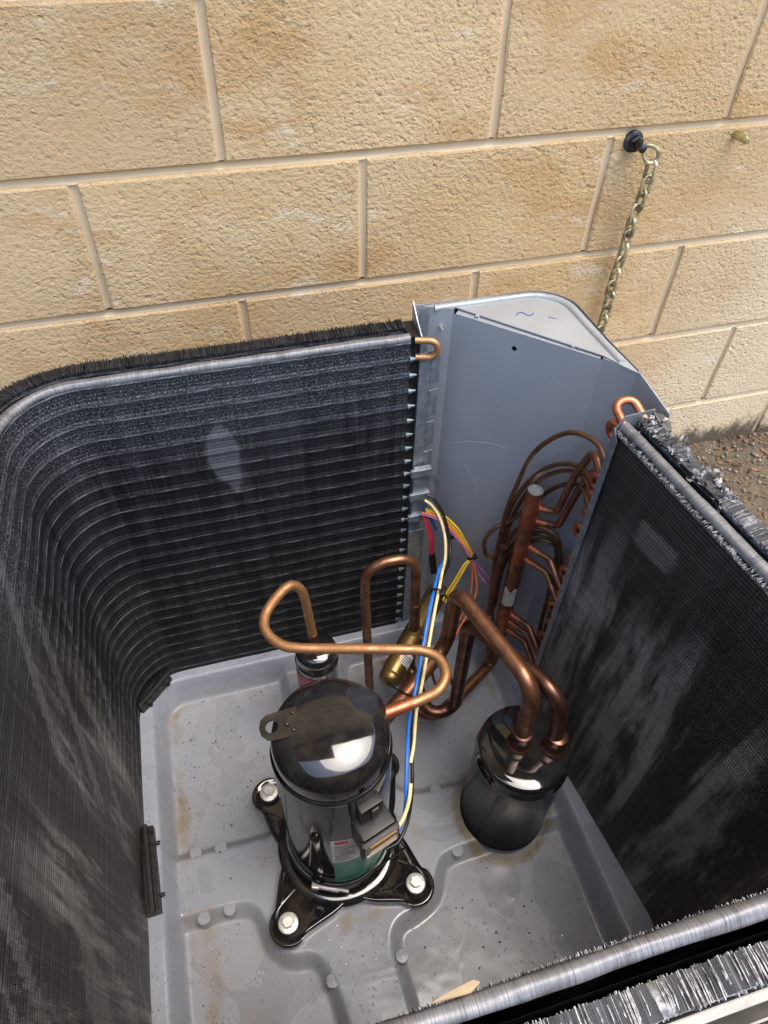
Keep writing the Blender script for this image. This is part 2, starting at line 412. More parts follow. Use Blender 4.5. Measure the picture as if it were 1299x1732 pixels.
# ------------------------------------------------------------------ ground
def build_ground():
    V, F = [], []; xs = [-40, -15, -6, -3, -1.5] + [-.9 + .6 * i / 10 for i in range(10)] + [-.3 + 2.2 * i / 110 for i in range(111)] + [2.4, 3.5, 6, 15, 40]
    ys = [-60, -25, -10, -5, -3, -2] + [-1.4 + i * .02 for i in range(71)] + [.06, .12]
    for y in ys:
        for x in xs:
            z = -.775 + .006 * fbm(x * 5, y * 5) + .003 * fbm(x * 25, y * 25, 3)
            near = max(0, 1 - (-y) / .16); z += .024 * near * (1 + .4 * fbm(x * 9, y * 4, 5)) if y > -.3 else 0
            if y < -2 or x < -1 or x > 2.2: z = -.777
            if -.40 < x < .52 and -1.1 < y < -.24: z = -.792
            V.append((x, y, z))
    nx = len(xs)
    for j in range(len(ys) - 1):
        for i in range(nx - 1): F.append((j * nx + i, j * nx + i + 1, (j + 1) * nx + i + 1, (j + 1) * nx + i))
    obj('ground', (V, F), SOIL, None, True, 'structure', auto=180)
    # leaf litter and grit over the soil by the wall
    Lv, Lf, Pv, Pf = [], [], [], []
    for k in range(2600):
        x = random.uniform(.45, 1.9); y = -abs(random.gauss(0, .22)); 
        if y < -.95 or (x < .52 and y < -.24): continue
        z = -.775 + .006 * fbm(x * 5, y * 5) + .003 * fbm(x * 25, y * 25, 3) + (.024 * max(0, 1 + y / .16) if y > -.3 else 0) + .0015
        a = random.uniform(0, 2 * pi); l = random.uniform(.003, .013); wd = l * random.uniform(.15, .5)
        if random.random() < .6:
            i = len(Lv); c, s = cos(a), sin(a)
            Lv += [(x - c * l, y - s * l, z), (x + s * wd, y - c * wd, z + random.uniform(.001, .004)), (x + c * l, y + s * l, z + random.uniform(0, .004)), (x - s * wd, y + c * wd, z)]
            Lf.append((i, i + 1, i + 2, i + 3))
        else:
            v, f = lathe([(0.0001, l * .5), (l * .35, l * .3), (l * .4, 0), (0.0001, -l * .3)], (x, y, z), (random.uniform(-.5, .5), random.uniform(-.5, .5), 1), 6, False)
            i = len(Pv); Pv += v; Pf += [tuple(q + i for q in ff) for ff in f]
    obj('leaf_litter', (Lv, Lf), LITTER, None, False, 'stuff')
    obj('grit', (Pv, Pf), PEBBLE, None, True, 'stuff')
build_ground()

# ------------------------------------------------------------------ block wall
MOD = .2032; JT = .0115
def build_wall():
    t = thing('block_wall', 'tan painted concrete block wall with pale tooled mortar joints', 'wall', (.5, .1, -.80))
    def block_mesh(w_, h_, seed):
        # front face at y=0 facing -y with worn rounded arrises
        rnd = random.Random(seed); e = .0022; V, F = [], []
        nx, nz = 9, 6
        b_ = .0028; xs = [-w_ / 2] + [-w_ / 2 + b_ + (w_ - 2 * b_) * i / (nx - 3) for i in range(nx - 2)] + [w_ / 2]; zs = [-h_ / 2] + [-h_ / 2 + b_ + (h_ - 2 * b_) * j / (nz - 3) for j in range(nz - 2)] + [h_ / 2]
        for j, z in enumerate(zs):
            for i, x in enumerate(xs):
                edge = i in (0, nx - 1) or j in (0, nz - 1)
                jx = rnd.uniform(-.0012, .0012) if edge else 0
                V.append((x + (jx if i in (0, nx - 1) else 0), (e if edge else 0) + rnd.uniform(-.0003, .0003), z + (jx if j in (0, nz - 1) else 0)))
        for j in range(nz - 1):
            for i in range(nx - 1): a = j * nx + i; F.append((a, a + 1, a + nx + 1, a + nx))
        ring = [i for i in range(nx)] + [nx * j + nx - 1 for j in range(1, nz)] + [nx * (nz - 1) + i for i in range(nx - 2, -1, -1)] + [nx * j for j in range(nz - 2, 0, -1)]
        k = len(V)
        for i in ring: V.append((V[i][0], .09, V[i][2]))
        n = len(ring)
        for i in range(n): F.append((ring[i], k + i, k + (i + 1) % n, ring[(i + 1) % n]))
        return V, F
    protos = []
    for s in range(4):
        V, F = block_mesh(2 * MOD - JT, MOD - JT, s); me = bpy.data.meshes.new('block'); me.from_pydata(V, [], F); me.materials.append(WALL); me.shade_smooth(); me.set_sharp_from_angle(angle=radians(25))
        protos.append(me)
    n = 0
    for row in range(-4, 15):                    # row r lies between v = r and v = r+1
        off = 0 if row % 2 == 0 else 1
        for k in range(-7, 9):
            uc = (2 * k + off + 1) * MOD
            if row > 3 and (uc < -1.6 or uc > 2.4): continue
            o = bpy.data.objects.new('block', protos[random.randrange(4)]); COL.objects.link(o); o.parent = t
            o.location = (uc - .5, random.uniform(-.0008, .0008) - .1, (row + .5) * MOD + .80); n += 1
    V, F = [], []                                # mortar: concave tooled beds and head joints behind the faces
    def strip(p, q, wv, depth):
        k = len(V); m = 6; p = Vector(p); q = Vector(q); wv = Vector(wv)
        L = max(2, int((q - p).length / .05))
        for i in range(L + 1):
            c = p.lerp(q, i / L)
            for j in range(m + 1):
                a = -1 + 2 * j / m; V.append((c.x + wv.x * a, .0036 + depth * (1 - a * a) + .0006 * fbm(c.x * 30, c.z * 30, a), c.z + wv.z * a))
        for i in range(L):
            for j in range(m): a = k + i * (m + 1) + j; F.append((a, a + m + 1, a + m + 2, a + 1))
    hw = JT / 2 + .0012
    for row in range(-4, 16):
        strip((-3.0, 0, row * MOD), (3.6, 0, row * MOD), (0, 0, hw), .0048)
        off = 0 if row % 2 == 0 else 1
        for k in range(-7, 10):
            u = (2 * k + off) * MOD; strip((u, 0, row * MOD + hw), (u, 0, (row + 1) * MOD - hw), (hw, 0, 0), .0042)
    obj('mortar', (V, F), MORTAR, t, True, auto=180)
    obj('wall_core', box(.3, .16, 1.05, 6.4, .14, 3.9), MORTAR, t, False)
build_wall()

# the eave overhead, seen mirrored in the compressor's dome
def build_eave():
    V, F = join(box(-1.50, -.425, 2.55, 3.0, 1.45, .16), box(1.71, -.06, 2.55, 3.42, .72, .16), box(1.71, -.435, 2.53, 3.4, .03, .24), box(.015, -.80, 2.53, .03, .70, .24))
    obj('eave', (V, F), EAVE, None, False, 'structure')
build_eave()

# chain, eye bolt and rod
def build_anchor():
    t = thing('eye_bolt', 'dark hex eye bolt screwed into the wall holding the chain', 'eye bolt', (.650, 0, -.014))
    obj('washer', lathe([(.013, 0), (.0165, .002), (.0165, .007), (.012, .010)], (.650, .004, -.014), (0, -1, 0), 24), DARKNUT, t)
    obj('hex_nut', lathe([(.0125, 0), (.0125, .008), (.010, .010)], (.650, -.006, -.014), (0, -1, 0), 6), DARKNUT, t, False)
    obj('shank', lathe([(.007, 0), (.006, .016), (.007, .020), (.003, .023)], (.650, -.013, -.014), (0, -1, 0), 16), DARKNUT, t)
    pts = [(.6515, -.027, -.012), (.662, -.033, -.010), (.6755, -.036, -.017), (.679, -.036, -.031), (.670, -.034, -.037), (.659, -.031, -.031), (.654, -.028, -.018)]
    obj('eye', tube(spline(pts, 6), .0034, 10), CHAIN, t)
    c = thing('chain', 'yellowish zinc link chain hanging down the block wall', 'chain', (.668, -.03, -.5))
    pitch = .0238; proto = None; tilt = 0
    ol, ow, r = .0164, .0080, .0033              # half length of the straight core, half width, wire radius
    path = []
    for k in range(24):
        a = 2 * pi * k / 24; s = 1 if cos(a) >= 0 else -1
        path.append(Vector((sin(a) * ow, 0, cos(a) * ow + s * (ol - ow))))
    V, F = tube(path + [path[0], path[1]], r, 8, False)
    me = bpy.data.meshes.new('link'); me.from_pydata([tuple(v) for v in V], [], F); me.materials.append(CHAIN); me.shade_smooth()
    for k in range(22):
        o = bpy.data.objects.new('link', me); COL.objects.link(o); o.parent = c
        z = -.050 - k * pitch
        o.location = (.6735 + .0015 * sin(k * 1.3) - .668, -.0345 + min(k, 6) * .0022 + .03, z + .5)
        o.rotation_euler = (random.uniform(-.08, .08), random.uniform(-.05, .05), (.25 if k % 2 else pi / 2 + .25) + random.uniform(-.2, .2))
    rod = obj('threaded_rod', join(lathe([(.0065, 0), (.0065, .036), (.0055, .0375)], (.8420, .006, -.017), (0, -1, 0), 16), lathe([(.0046, 0), (.0046, .004), (.003, .0045)], (.8420, -.029, -.017), (0, -1, 0), 16)), BRASSROD)
    tag(rod, 'short yellowish metal rod sticking out of the wall right of the chain', 'rod')
build_anchor()

CX_, CY_ = -.010, -.684
GRIME = simple('dark_grime', (.045, .032, .022), .8, 0, 120, .6)
# ------------------------------------------------------------------ base pan (height field)
PX0, PX1, PY0, PY1, PR = -.258, .338, -.955, -.368, .035
def sd_rr(x, y, x0, x1, y0, y1, r):
    cx, cy = (x0 + x1) / 2, (y0 + y1) / 2; qx = abs(x - cx) - (x1 - x0) / 2 + r; qy = abs(y - cy) - (y1 - y0) / 2 + r
    return hypot(max(qx, 0), max(qy, 0)) + min(max(qx, qy), 0) - r
def sm(a, b, t):
    t = max(0, min(1, (t - a) / (b - a))); return t * t * (3 - 2 * t)
def lin(a, b, t):
    t = max(0, min(1, (t - a) / (b - a))); e = .16
    if t < e: return t * t / (2 * e) / (1 - e)
    if t > 1 - e: return 1 - (1 - t) ** 2 / (2 * e) / (1 - e)
    return (t - e / 2) / (1 - e)
def seg_poly(poly, x, y):
    n = len(poly); d = 1e9; ins = False
    for i in range(n):
        ax, ay = poly[i]; bx, by = poly[(i + 1) % n]; ex, ey = bx - ax, by - ay
        t = max(0, min(1, ((x - ax) * ex + (y - ay) * ey) / (ex * ex + ey * ey + 1e-12)))
        d = min(d, hypot(x - ax - ex * t, y - ay - ey * t))
        if (ay > y) != (by > y) and x < (bx - ax) * (y - ay) / (by - ay) + ax: ins = not ins
    return -d if ins else d
def smoothpoly(p, it=2):
    for _ in range(it):
        q = []
        for i in range(len(p)):
            a, b = p[i], p[(i + 1) % len(p)]
            q += [(a[0] * .75 + b[0] * .25, a[1] * .75 + b[1] * .25), (a[0] * .25 + b[0] * .75, a[1] * .25 + b[1] * .75)]
        p = q
    return p
QUADS = [smoothpoly(p) for p in (
    [(-.40, -.30), (-.04, -.30), (-.045, -.47), (-.052, -.58), (-.066, -.622), (-.10, -.642), (-.165, -.643), (-.40, -.636)],
    [(-.40, -.730), (-.20, -.728), (-.150, -.735), (-.140, -.768), (-.136, -.795), (-.112, -.818), (-.078, -.820), (-.064, -.845), (-.052, -.90), (-.050, -1.05), (-.40, -1.05)],
    [(.45, -1.05), (.040, -1.05), (.037, -.90), (.032, -.838), (.046, -.812), (.080, -.806), (.112, -.792), (.126, -.762), (.142, -.743), (.20, -.740), (.45, -.738)],
    [(.45, -.30), (.06, -.30), (.062, -.52), (.085, -.60), (.115, -.640), (.20, -.643), (.45, -.640)])]
STUBS = [(-.227, -.640), (-.189, -.642), (-.224, -.733), (-.186, -.731), (-.060, -.857), (.041, -.854), (.164, -.742), (.161, -.643)]
def pan_h(x, y):
    d = sd_rr(x, y, PX0, PX1, PY0, PY1, PR)
    q = min(seg_poly(P, x, y) for P in QUADS)
    z = -.7775 + .0235 * lin(-.0125, .0065, q)
    z = z + (-.7215 - z) * lin(-.003, .0165, d)
    if d > .05: z = -.7215
    z += .0006 * fbm(x * 14, y * 14)
    return z, d, q
def build_pan():
    t = thing('base_pan', 'wet grey pressed-steel base pan with raised channels under the compressor', 'base pan', (.04, -.66, -.775))
    st = .003; x0, x1, y0, y1 = -.335, .445, -1.03, -.265; nx = int((x1 - x0) / st) + 1; ny = int((y1 - y0) / st) + 1
    V, F, D, FL = [], [], [], []
    for j in range(ny):
        for i in range(nx):
            x, y = x0 + i * st, y0 + j * st
            if -.32 < x < .40:
                z, d, q = pan_h(x, y)
            else: z, d, q = -.7215, .08, .1
            V.append((x, y, z))
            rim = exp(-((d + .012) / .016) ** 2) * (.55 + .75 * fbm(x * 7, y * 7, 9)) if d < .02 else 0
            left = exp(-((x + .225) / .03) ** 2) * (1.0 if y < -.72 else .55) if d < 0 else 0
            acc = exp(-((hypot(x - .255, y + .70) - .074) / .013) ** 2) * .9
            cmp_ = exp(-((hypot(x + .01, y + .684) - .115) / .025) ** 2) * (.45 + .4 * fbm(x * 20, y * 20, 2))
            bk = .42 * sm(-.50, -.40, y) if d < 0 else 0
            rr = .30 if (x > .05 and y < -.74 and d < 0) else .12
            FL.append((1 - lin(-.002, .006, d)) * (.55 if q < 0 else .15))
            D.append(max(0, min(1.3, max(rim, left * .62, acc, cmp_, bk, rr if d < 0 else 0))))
    for j in range(ny - 1):
        for i in range(nx - 1): a = j * nx + i; F.append((a, a + 1, a + nx + 1, a + nx))
    ring = [i for i in range(nx)] + [nx * j + nx - 1 for j in range(1, ny)] + [nx * (ny - 1) + i for i in range(nx - 2, -1, -1)] + [nx * j for j in range(ny - 2, 0, -1)]
    k = len(V); n = len(ring)
    for i in ring: V.append((V[i][0], V[i][1], -.785)); D.append(.4); FL.append(.3)
    for i in range(n): F.append((ring[i], k + i, k + (i + 1) % n, ring[(i + 1) % n]))
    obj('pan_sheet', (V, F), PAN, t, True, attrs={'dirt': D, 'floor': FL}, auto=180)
    for x, y in STUBS:
        v, f = lathe([(.0098, -.778), (.0094, -.7560), (.0088, -.7548), (.0001, -.7546)], (x, y, 0), (0, 0, 1), 24, False)
        obj('boss', (v, f), PAN, t, True, attrs={'dirt': [.1] * len(v), 'floor': [.3] * len(v)})
    rnd = random.Random(11); Vg, Fg = [], []
    for k in range(520):
        if rnd.random() < .5: x, y = rnd.gauss(-.17, .06), rnd.gauss(-.50, .07)
        elif rnd.random() < .5: x, y = rnd.gauss(.21, .07), rnd.gauss(-.84, .05)
        else: x, y = rnd.uniform(-.25, .33), rnd.uniform(-.94, -.38)
        if not (-.255 < x < .335 and -.95 < y < -.37) or hypot(x - CX_, y - CY_) < .12 or hypot(x - .2545, y + .699) < .07: continue
        z, d, q = pan_h(x, y); r = rnd.choice([.0006, .0008, .0008, .0010, .0010, .0014, .0020]) ; a = rnd.uniform(0, pi); e = rnd.uniform(.4, 1)
        i = len(Vg); m = 5
        for j in range(m):
            th = 2 * pi * j / m; px, py = r * cos(th) * rnd.uniform(.7, 1.2), r * e * sin(th) * rnd.uniform(.7, 1.2)
            Vg.append((x + px * cos(a) - py * sin(a), y + px * sin(a) + py * cos(a), z + .0003))
        Vg.append((x, y, z + r * .55)); Fg += [(i + j, i + (j + 1) % m, i + m) for j in range(m)]
    obj('grit', (Vg, Fg), GRIME, t, False, 'stuff')
    def clip(name, a, b, n, k_=1.0):
        a, b = Vector((*a, 0)), Vector((*b, 0)); u = (b - a).normalized(); nrm = Vector((-u.y, u.x, 0)); nrm = nrm if nrm.dot(Vector((.04, -.66, 0)) - a) > 0 else -nrm
        L = (b - a).length; mid = (a + b) / 2
        P = [frame_box((mid.x, mid.y, -.7145), u, nrm, (0, 0, 1), L, .020 * k_, .014, .001), frame_box((mid.x, mid.y, -.703), u, nrm, (0, 0, 1), L, .006, .014, .001)]
        for k in range(n):
            c = a + u * (L * (k + .5) / n); P.append(frame_box((c.x + nrm.x * .006 * k_, c.y + nrm.y * .006 * k_, -.706), (u + nrm * .8).normalized(), (nrm - u * .8).normalized(), (0, 0, 1), .012, .002, .004))
        for fr in (.22, .82):
            c = a + u * (L * fr) + nrm * .011 * k_; P.append(tube([(c.x, c.y, -.712), (c.x + nrm.x * .006, c.y + nrm.y * .006, -.712)], .0028, 10))
        obj('spacer_clip', join(*P), PLASTIC, t, False)
    clip('c', (-.289, -.60), (-.284, -.722), 7); clip('c', (-.2905, -.400), (-.239, -.3475), 5, .5)
build_pan()

# ------------------------------------------------------------------ condenser coil
ZB, ZT = -.7205, -.088
def coil_path():
    c = fillet([(.180, -.336, 0), (-.295, -.336, 0), (-.295, -.992, 0), (.403, -.992, 0), (.353, -.551, 0)], [.082, .082, .082], 24)
    out = [c[0]]
    for p in c[1:]:
        L = (p - out[-1]).length; m = max(1, int(L / .008)); a = out[-1]
        for k in range(1, m + 1): out.append(a.lerp(p, k / m))
    res = []; s = 0
    for i, p in enumerate(out):
        if i: s += (p - out[i - 1]).length
        tg = (out[min(i + 1, len(out) - 1)] - out[max(i - 1, 0)]).normalized()
        res.append((p.x, p.y, -tg.y * -1, tg.x * -1, s))        # outward normal is to the right of travel
    return res
PATH = coil_path()
# travel runs west along the back, so outward there is +y: fix the sign once
if PATH[3][3] < 0: PATH = [(x, y, -a, -b, s) for x, y, a, b, s in PATH]
SMAX = PATH[-1][4]
def at(s, t=0.0):
    lo, hi = 0, len(PATH) - 1
    while hi - lo > 1:
        m = (lo + hi) // 2
        if PATH[m][4] <= s: lo = m
        else: hi = m
    a, b = PATH[lo], PATH[hi]; f = (s - a[4]) / max(1e-9, b[4] - a[4]); f = max(0, min(1, f))
    L = [a[i] + (b[i] - a[i]) * f for i in range(4)]
    return Vector((L[0] + L[2] * t, L[1] + L[3] * t, 0)), Vector((L[2], L[3], 0)).normalized()
def sweep(profile):
    """profile: list of (t, z); returns verts, faces, uv"""
    V, F, UV = [], [], []; m = len(profile)
    for x, y, nx_, ny_, s in PATH:
        for t, z in profile: V.append((x + nx_ * t, y + ny_ * t, z)); UV.append((s, z - ZB))
    for i in range(len(PATH) - 1):
        for j in range(m - 1): a = i * m + j; F.append((a, a + 1, a + m + 1, a + m))
    return V, F, UV
S_CORNER1 = None
def build_coil():
    t = thing('condenser_coil', 'black finned condenser coil wrapped round the open unit, silver crushed top edges', 'condenser coil', (.04, -.66, ZB))
    prof = []; z = ZB
    while z < ZT - .008:
        v = z - ZB; row = abs(((v + .0127 - .0127) % .0254) - .0127)
        off = -.0019 * exp(-((row) / .0036) ** 2) - .0008 * cos(2 * pi * v / .0127 * 2.5)
        prof.append((off, z)); z += .0019
    V, F, UV = sweep(prof)
    m = len(prof)
    for i, (x, y, nx_, ny_, s) in enumerate(PATH):                # dents, bent fins
        for j in range(m):
            k = i * m + j; d = .0011 * fbm(s * 9, V[k][2] * 9) + .0003 * fbm(s * 40, V[k][2] * 30, 4) + prof[j][0] * -.75 * sm(.56, .72, s)
            V[k] = (V[k][0] + nx_ * d, V[k][1] + ny_ * d, V[k][2])
    tone, patch, dust = [], [], []
    sR = SMAX - .44
    for (s, v), (x, y, z) in zip(UV, V):
        tone.append(max(sm(sR - .15, sR, s), .80 * sm(.54, .70, s) * (1 - .35 * sm(.45, .63, v))))
        p = 0
        def blob(cs, cv, rs, rv, a=1.0): return a * max(0, 1 - ((s - cs) / rs) ** 2 - ((v - cv) / rv) ** 2)
        p = max(p, blob(.252, .49, .026, .062, 1.2), blob(.243, .45, .015, .05, .8))
        rx, rv = abs(s - (SMAX - .105)), abs(v - (ZT - ZB - .095 - .12 * (s - SMAX + .105))); p = max(p, .60 * (1 - sm(.022, .048, rx)) * (1 - sm(.014, .030, rv)))
        p = max(p, blob(SMAX - .24, .11, .02, .04, .35))
        # scraped diagonals on the left face
        if .48 < s < 1.02:
            dg = fbm((s - .48) * 24 + v * 13, (v - s) * 2.2, 2); p = max(p, sm(.06, .34, dg) * .50 * sm(.50, .58, s))
        patch.append(p)
        h = v / (ZT - ZB)
        dd = sm(.72, .92, h + .10 * fbm(s * 5, 1, 1)) * (1 - sm(.62, .80, s)) if s < .8 else .25 * (sm(.8, 1.0, h))
        if .5 < s < 1.1: dd = max(dd, .55 * (1 - sm(.25, .5, h)) * sm(.75, .95, s))
        dust.append(dd * (1 - sm(sR - .1, sR, s)))
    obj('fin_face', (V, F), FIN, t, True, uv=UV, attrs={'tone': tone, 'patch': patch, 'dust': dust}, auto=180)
    def plainsweep(name, prof, mat):
        V, F, UV = sweep(prof); n = len(V)
        return obj(name, (V, F), mat, t, True, uv=UV, attrs={'tone': [.2] * n, 'patch': [0.0] * n, 'dust': [.1] * n}, auto=50)
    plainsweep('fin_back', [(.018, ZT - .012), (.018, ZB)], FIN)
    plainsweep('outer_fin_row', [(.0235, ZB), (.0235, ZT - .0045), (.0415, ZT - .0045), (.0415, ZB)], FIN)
    V, F, UV = sweep([(.0232, ZT - .010), (.0232, ZT - .005), (.0418, ZT - .005), (.0418, ZT - .010)])
    keep = [i for i, p in enumerate(PATH) if 1.05 < p[4] < SMAX - .13]
    F = [f for f in F if keep[0] * 4 <= min(f) and max(f) < (keep[-1] + 1) * 4]
    for i in range(len(V)): V[i] = (V[i][0], V[i][1], V[i][2] + .002 * fbm(UV[i][0] * 70, i % 4, 3))
    obj('matted_edge', (V, F), DULL, t, True, auto=180)
    # the uppermost tube, its fins crushed smooth and silver over it
    prof = []
    for k in range(13):
        a = pi * (-.08 + 1.16 * k / 12); prof.append((.0060 - .0062 * cos(a), ZT - .0085 + .0062 * sin(a)))
    V, F, UV = sweep(prof)
    for i, (x, y, nx_, ny_, s) in enumerate(PATH):
        for j in range(len(prof)):
            k = i * len(prof) + j; d = .0010 * fbm(s * 22, j * .3, 7)
            V[k] = (V[k][0] + nx_ * d, V[k][1] + ny_ * d, V[k][2] + d * .8)
    obj('top_tube', (V, F), CRUSH, t, True, uv=UV, auto=180)
    # ragged fin edges standing along the tops: uncountable thin blades
    def blades(name, mat, t0, t1, zb, hlo, hhi, step, lean, keep=lambda s: True, seed=1):
        rnd = random.Random(seed); V, F, UV = [], [], []; s = .001
        while s < SMAX - .002:
            front = at(s)[0].y < -.93
            sp = step * (.85 if front else 1.0)
            if keep(s):
                clump = .5 + .9 * fbm(s * 60, 3, seed); h = hlo + (hhi - hlo) * max(0, min(1, rnd.random() * .5 + clump * .6))
                p, n = at(s); tg = Vector((-n.y, n.x, 0)); ln = lean * (fbm(s * 45, 9, seed) * 1.4 + rnd.uniform(-.5, .5))
                w_ = sp * rnd.uniform(.35, .75); k = len(V); cur = rnd.uniform(-.3, .3)
                for tt, zz, sh in ((t0, zb, 0), (t0 + rnd.uniform(-.0015, .001), zb + h * rnd.uniform(.7, 1), 1), ((t0 + t1) / 2, zb + h * rnd.uniform(.85, 1.1), 1), (t1 + rnd.uniform(-.001, .002), zb + h * rnd.uniform(.6, 1.05), 1), (t1, zb, 0)):
                    b = p + n * tt + tg * (ln * h * sh + (cur * h * .5 if tt == t1 else 0))
                    V.append((b.x, b.y, zz)); UV.append((s, zz - ZB))
                k2 = len(V)
                for q in range(5): v = V[k + q]; V.append((v[0] + tg.x * w_, v[1] + tg.y * w_, v[2])); UV.append((s, v[2] - ZB))
                F.extend([(k, k + 1, k + 2, k + 3, k + 4), (k2 + 4, k2 + 3, k2 + 2, k2 + 1, k2), (k + 1, k2 + 1, k2 + 2, k + 2), (k + 2, k2 + 2, k2 + 3, k + 3), (k, k2, k2 + 1, k + 1), (k + 3, k2 + 3, k2 + 4, k + 4)])
            s += sp * rnd.uniform(.8, 1.25)
        n = len(V)
        obj(name, (V, F), mat, t, False, 'stuff', uv=UV, attrs={'tone': [.1] * n, 'patch': [0.0] * n, 'dust': [.3] * n})
    chunk = lambda s: not (SMAX - .125 < s < SMAX - .072)
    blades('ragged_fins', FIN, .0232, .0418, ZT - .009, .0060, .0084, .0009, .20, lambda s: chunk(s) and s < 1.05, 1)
    blades('ragged_fins', DULL, .0232, .0418, ZT - .012, .005, .0105, .0014, .9, lambda s: chunk(s) and s >= 1.05, 2)
    blades('crushed_fins', CRUSH, -.0015, .004, ZT - .014, .001, .0040, .0011, .6, lambda s: 1.05 < s < SMAX - .40, 3)
    blades('crushed_fins', FRINGE, -.0038, .003, ZT - .016, .002, .0080, .0012, .8, lambda s: s >= SMAX - .40, 4)
    # torn and crumpled foil at the broken end of the outer row
    rnd = random.Random(5); V, F = [], []
    for k in range(230):
        s = SMAX - rnd.uniform(.001, .14); p, n = at(s, rnd.uniform(.021, .044)); z = ZT - rnd.uniform(-.004, .016)
        a = Vector((rnd.uniform(-1, 1), rnd.uniform(-1, 1), rnd.uniform(-1, 1))).normalized() * rnd.uniform(.002, .0055); b = Vector((rnd.uniform(-1, 1), rnd.uniform(-1, 1), rnd.uniform(-.6, .6))).normalized() * rnd.uniform(.0015, .004)
        c = Vector((p.x, p.y, z)); i = len(V); V += [tuple(c - a), tuple(c + b), tuple(c + a + b * .3), tuple(c - b + a * .2)]; F += [(i, i + 1, i + 2), (i, i + 2, i + 3)]
    obj('torn_fins', (V, F), DROPS, t, False, 'stuff')
    # tube collars in the slot between the fins and the end plate at the back
    n_rows = 24
    for k in range(n_rows):
        z = ZB + .0127 + .0254 * k
        obj('tube_collar', lathe([(.0044, 0), (.0012, .0105)], (.1795, -.3365, z), (1, 0, 0), 10), GALV, t)
    obj('slot_shade', box(.186, -.315, (ZB + ZT) / 2, .014, .036, ZT - ZB - .01), PLASTIC, t, False)  # black block standing in for the shade inside the slot
    # galvanised end plate with tabs at the back
    P = [plate([(.1935, -.3375, ZB), (.212, -.334, ZB), (.212, -.334, ZT - .03), (.1935, -.3375, ZT - .03)], .0012, (0, 1, 0)),
         plate([(.1932, -.337, ZB), (.1932, -.337, ZT - .004), (.1932, -.318, ZT + .006), (.1932, -.296, ZT + .022), (.1932, -.29, ZB)], .0012, (1, 0, 0))]
    obj('end_plate', join(*P), GALV, t, False)
    for k in range(5):
        z = ZT - .035 - k * .055
        obj('plate_tab', frame_box((.2165, -.3335, z - .024), (1, .18, 0), (-.18, 1, 0), (0, 0, 1), .013, .0014, .044, .0005), GALV, t, False)
    obj('plate_tab', plate([(.203, -.300, ZT + .012), (.215, -.300, ZT + .012), (.215, -.300, -.15), (.203, -.300, -.15)], .0012, (0, 1, 0)), GALV, t, False)
    # harness bracket clipped on that plate
    br = [frame_box((.207, -.341, -.373), (1, 0, 0), (0, 1, 0), (0, 0, 1), .026, .003, .120, .0008)]
    for z in (-.322, -.372, -.420): br.append(frame_box((.204, -.3445, z), (1, 0, 0), (0, 1, 0), (0, 0, 1), .032, .006, .014, .001))
    obj('harness_bracket', join(*br), GALV, t, False)
    obj('lower_tab', frame_box((.206, -.339, -.500), (1, 0, 0), (0, 1, 0), (0, 0, 1), .026, .002, .085, .0006), GALV, t, False)
    # hairpin showing at the top of the back end
    obj('return_bend', tube(fillet([(.186, -.334, ZT - .010), (.214, -.342, ZT - .010), (.214, -.342, ZT - .035), (.188, -.334, ZT - .035)], .0115, 8), .0045, 12), COPPER_LIGHT, t)
    # end plate and return bends at the right-hand end
    pe, ne = at(SMAX); tg = Vector((-ne.y, ne.x, 0)); 
    if tg.y < 0: tg = -tg
    def ep(tt, al, z): v = pe + ne * tt + tg * al; return (v.x, v.y, z)
    obj('end_plate', join(plate([ep(-.004, .001, ZB), ep(-.004, .001, ZT - .010), ep(.004, .001, ZT + .005), ep(.044, .001, ZT + .004), ep(.050, .001, ZT - .010), ep(.050, .001, ZB)], .0013, tg),
                         plate([ep(-.0045, -.008, ZB), ep(-.0045, .0015, ZB), ep(-.0045, .0015, ZT - .008), ep(-.0045, -.008, ZT - .022)], .0012, -ne)), GALV, t, False)
    tab = plate([ep(.040, 0, ZT), ep(.050, -.006, ZT - .002), ep(.053, -.018, ZT - .006), ep(.049, -.026, ZT - .010), ep(.042, -.022, ZT - .010)], .0025, (0, 0, 1))
    obj('lifting_tab', tab, PLASTIC, t, False)
    v, f = lathe([(.0022, 0), (.0022, .0006)], ep(.0475, -.014, ZT + .0005), (0, 0, 1), 10); obj('tab_hole', (v, f), PALE, t)
    obj('return_bend', tube(fillet([ep(.006, .0, ZT - .008), ep(.006, .027, ZT + .004), ep(.030, .024, ZT + .006), ep(.032, .0, ZT - .006)], .011, 8), .0048, 12), COPPER_RED, t)
    z = ZT - .012
    ks = [(0, 1), (3.2, 1), (4.3, .3), (5.6, .3), (6.8, 1), (9.2, .3), (10.3, 1), (12.4, .3), (13.6, 1), (15.2, .3), (16.8, 1), (18.6, .3), (20.5, 1), (22.2, .5)]
    for k, big in ks:
        z = ZT - .014 - k * .0254; ex = .021 if big == 1 else .015; h = .022 if big == 1 else .012
        obj('return_bend', tube(fillet([ep(.008, 0, z), ep(.004, ex, z), ep(.008, ex, z - h), ep(.012, 0, z - h)], .0095, 7), .0043, 12), COPPER_RED, t)
    # tan shard caught on the front edge
    c = plate([(-.008, -.9915, ZT - .002), (.004, -.9893, ZT - .001), (.019, -.9875, ZT - .001), (.023, -.9893, ZT - .003), (.016, -.9925, ZT - .005)], .0015, (0, .3, 1))
    tag(obj('card_scrap', c, TAN, None, False), 'small tan scrap caught on the front coil edge', 'scrap')
build_coil()

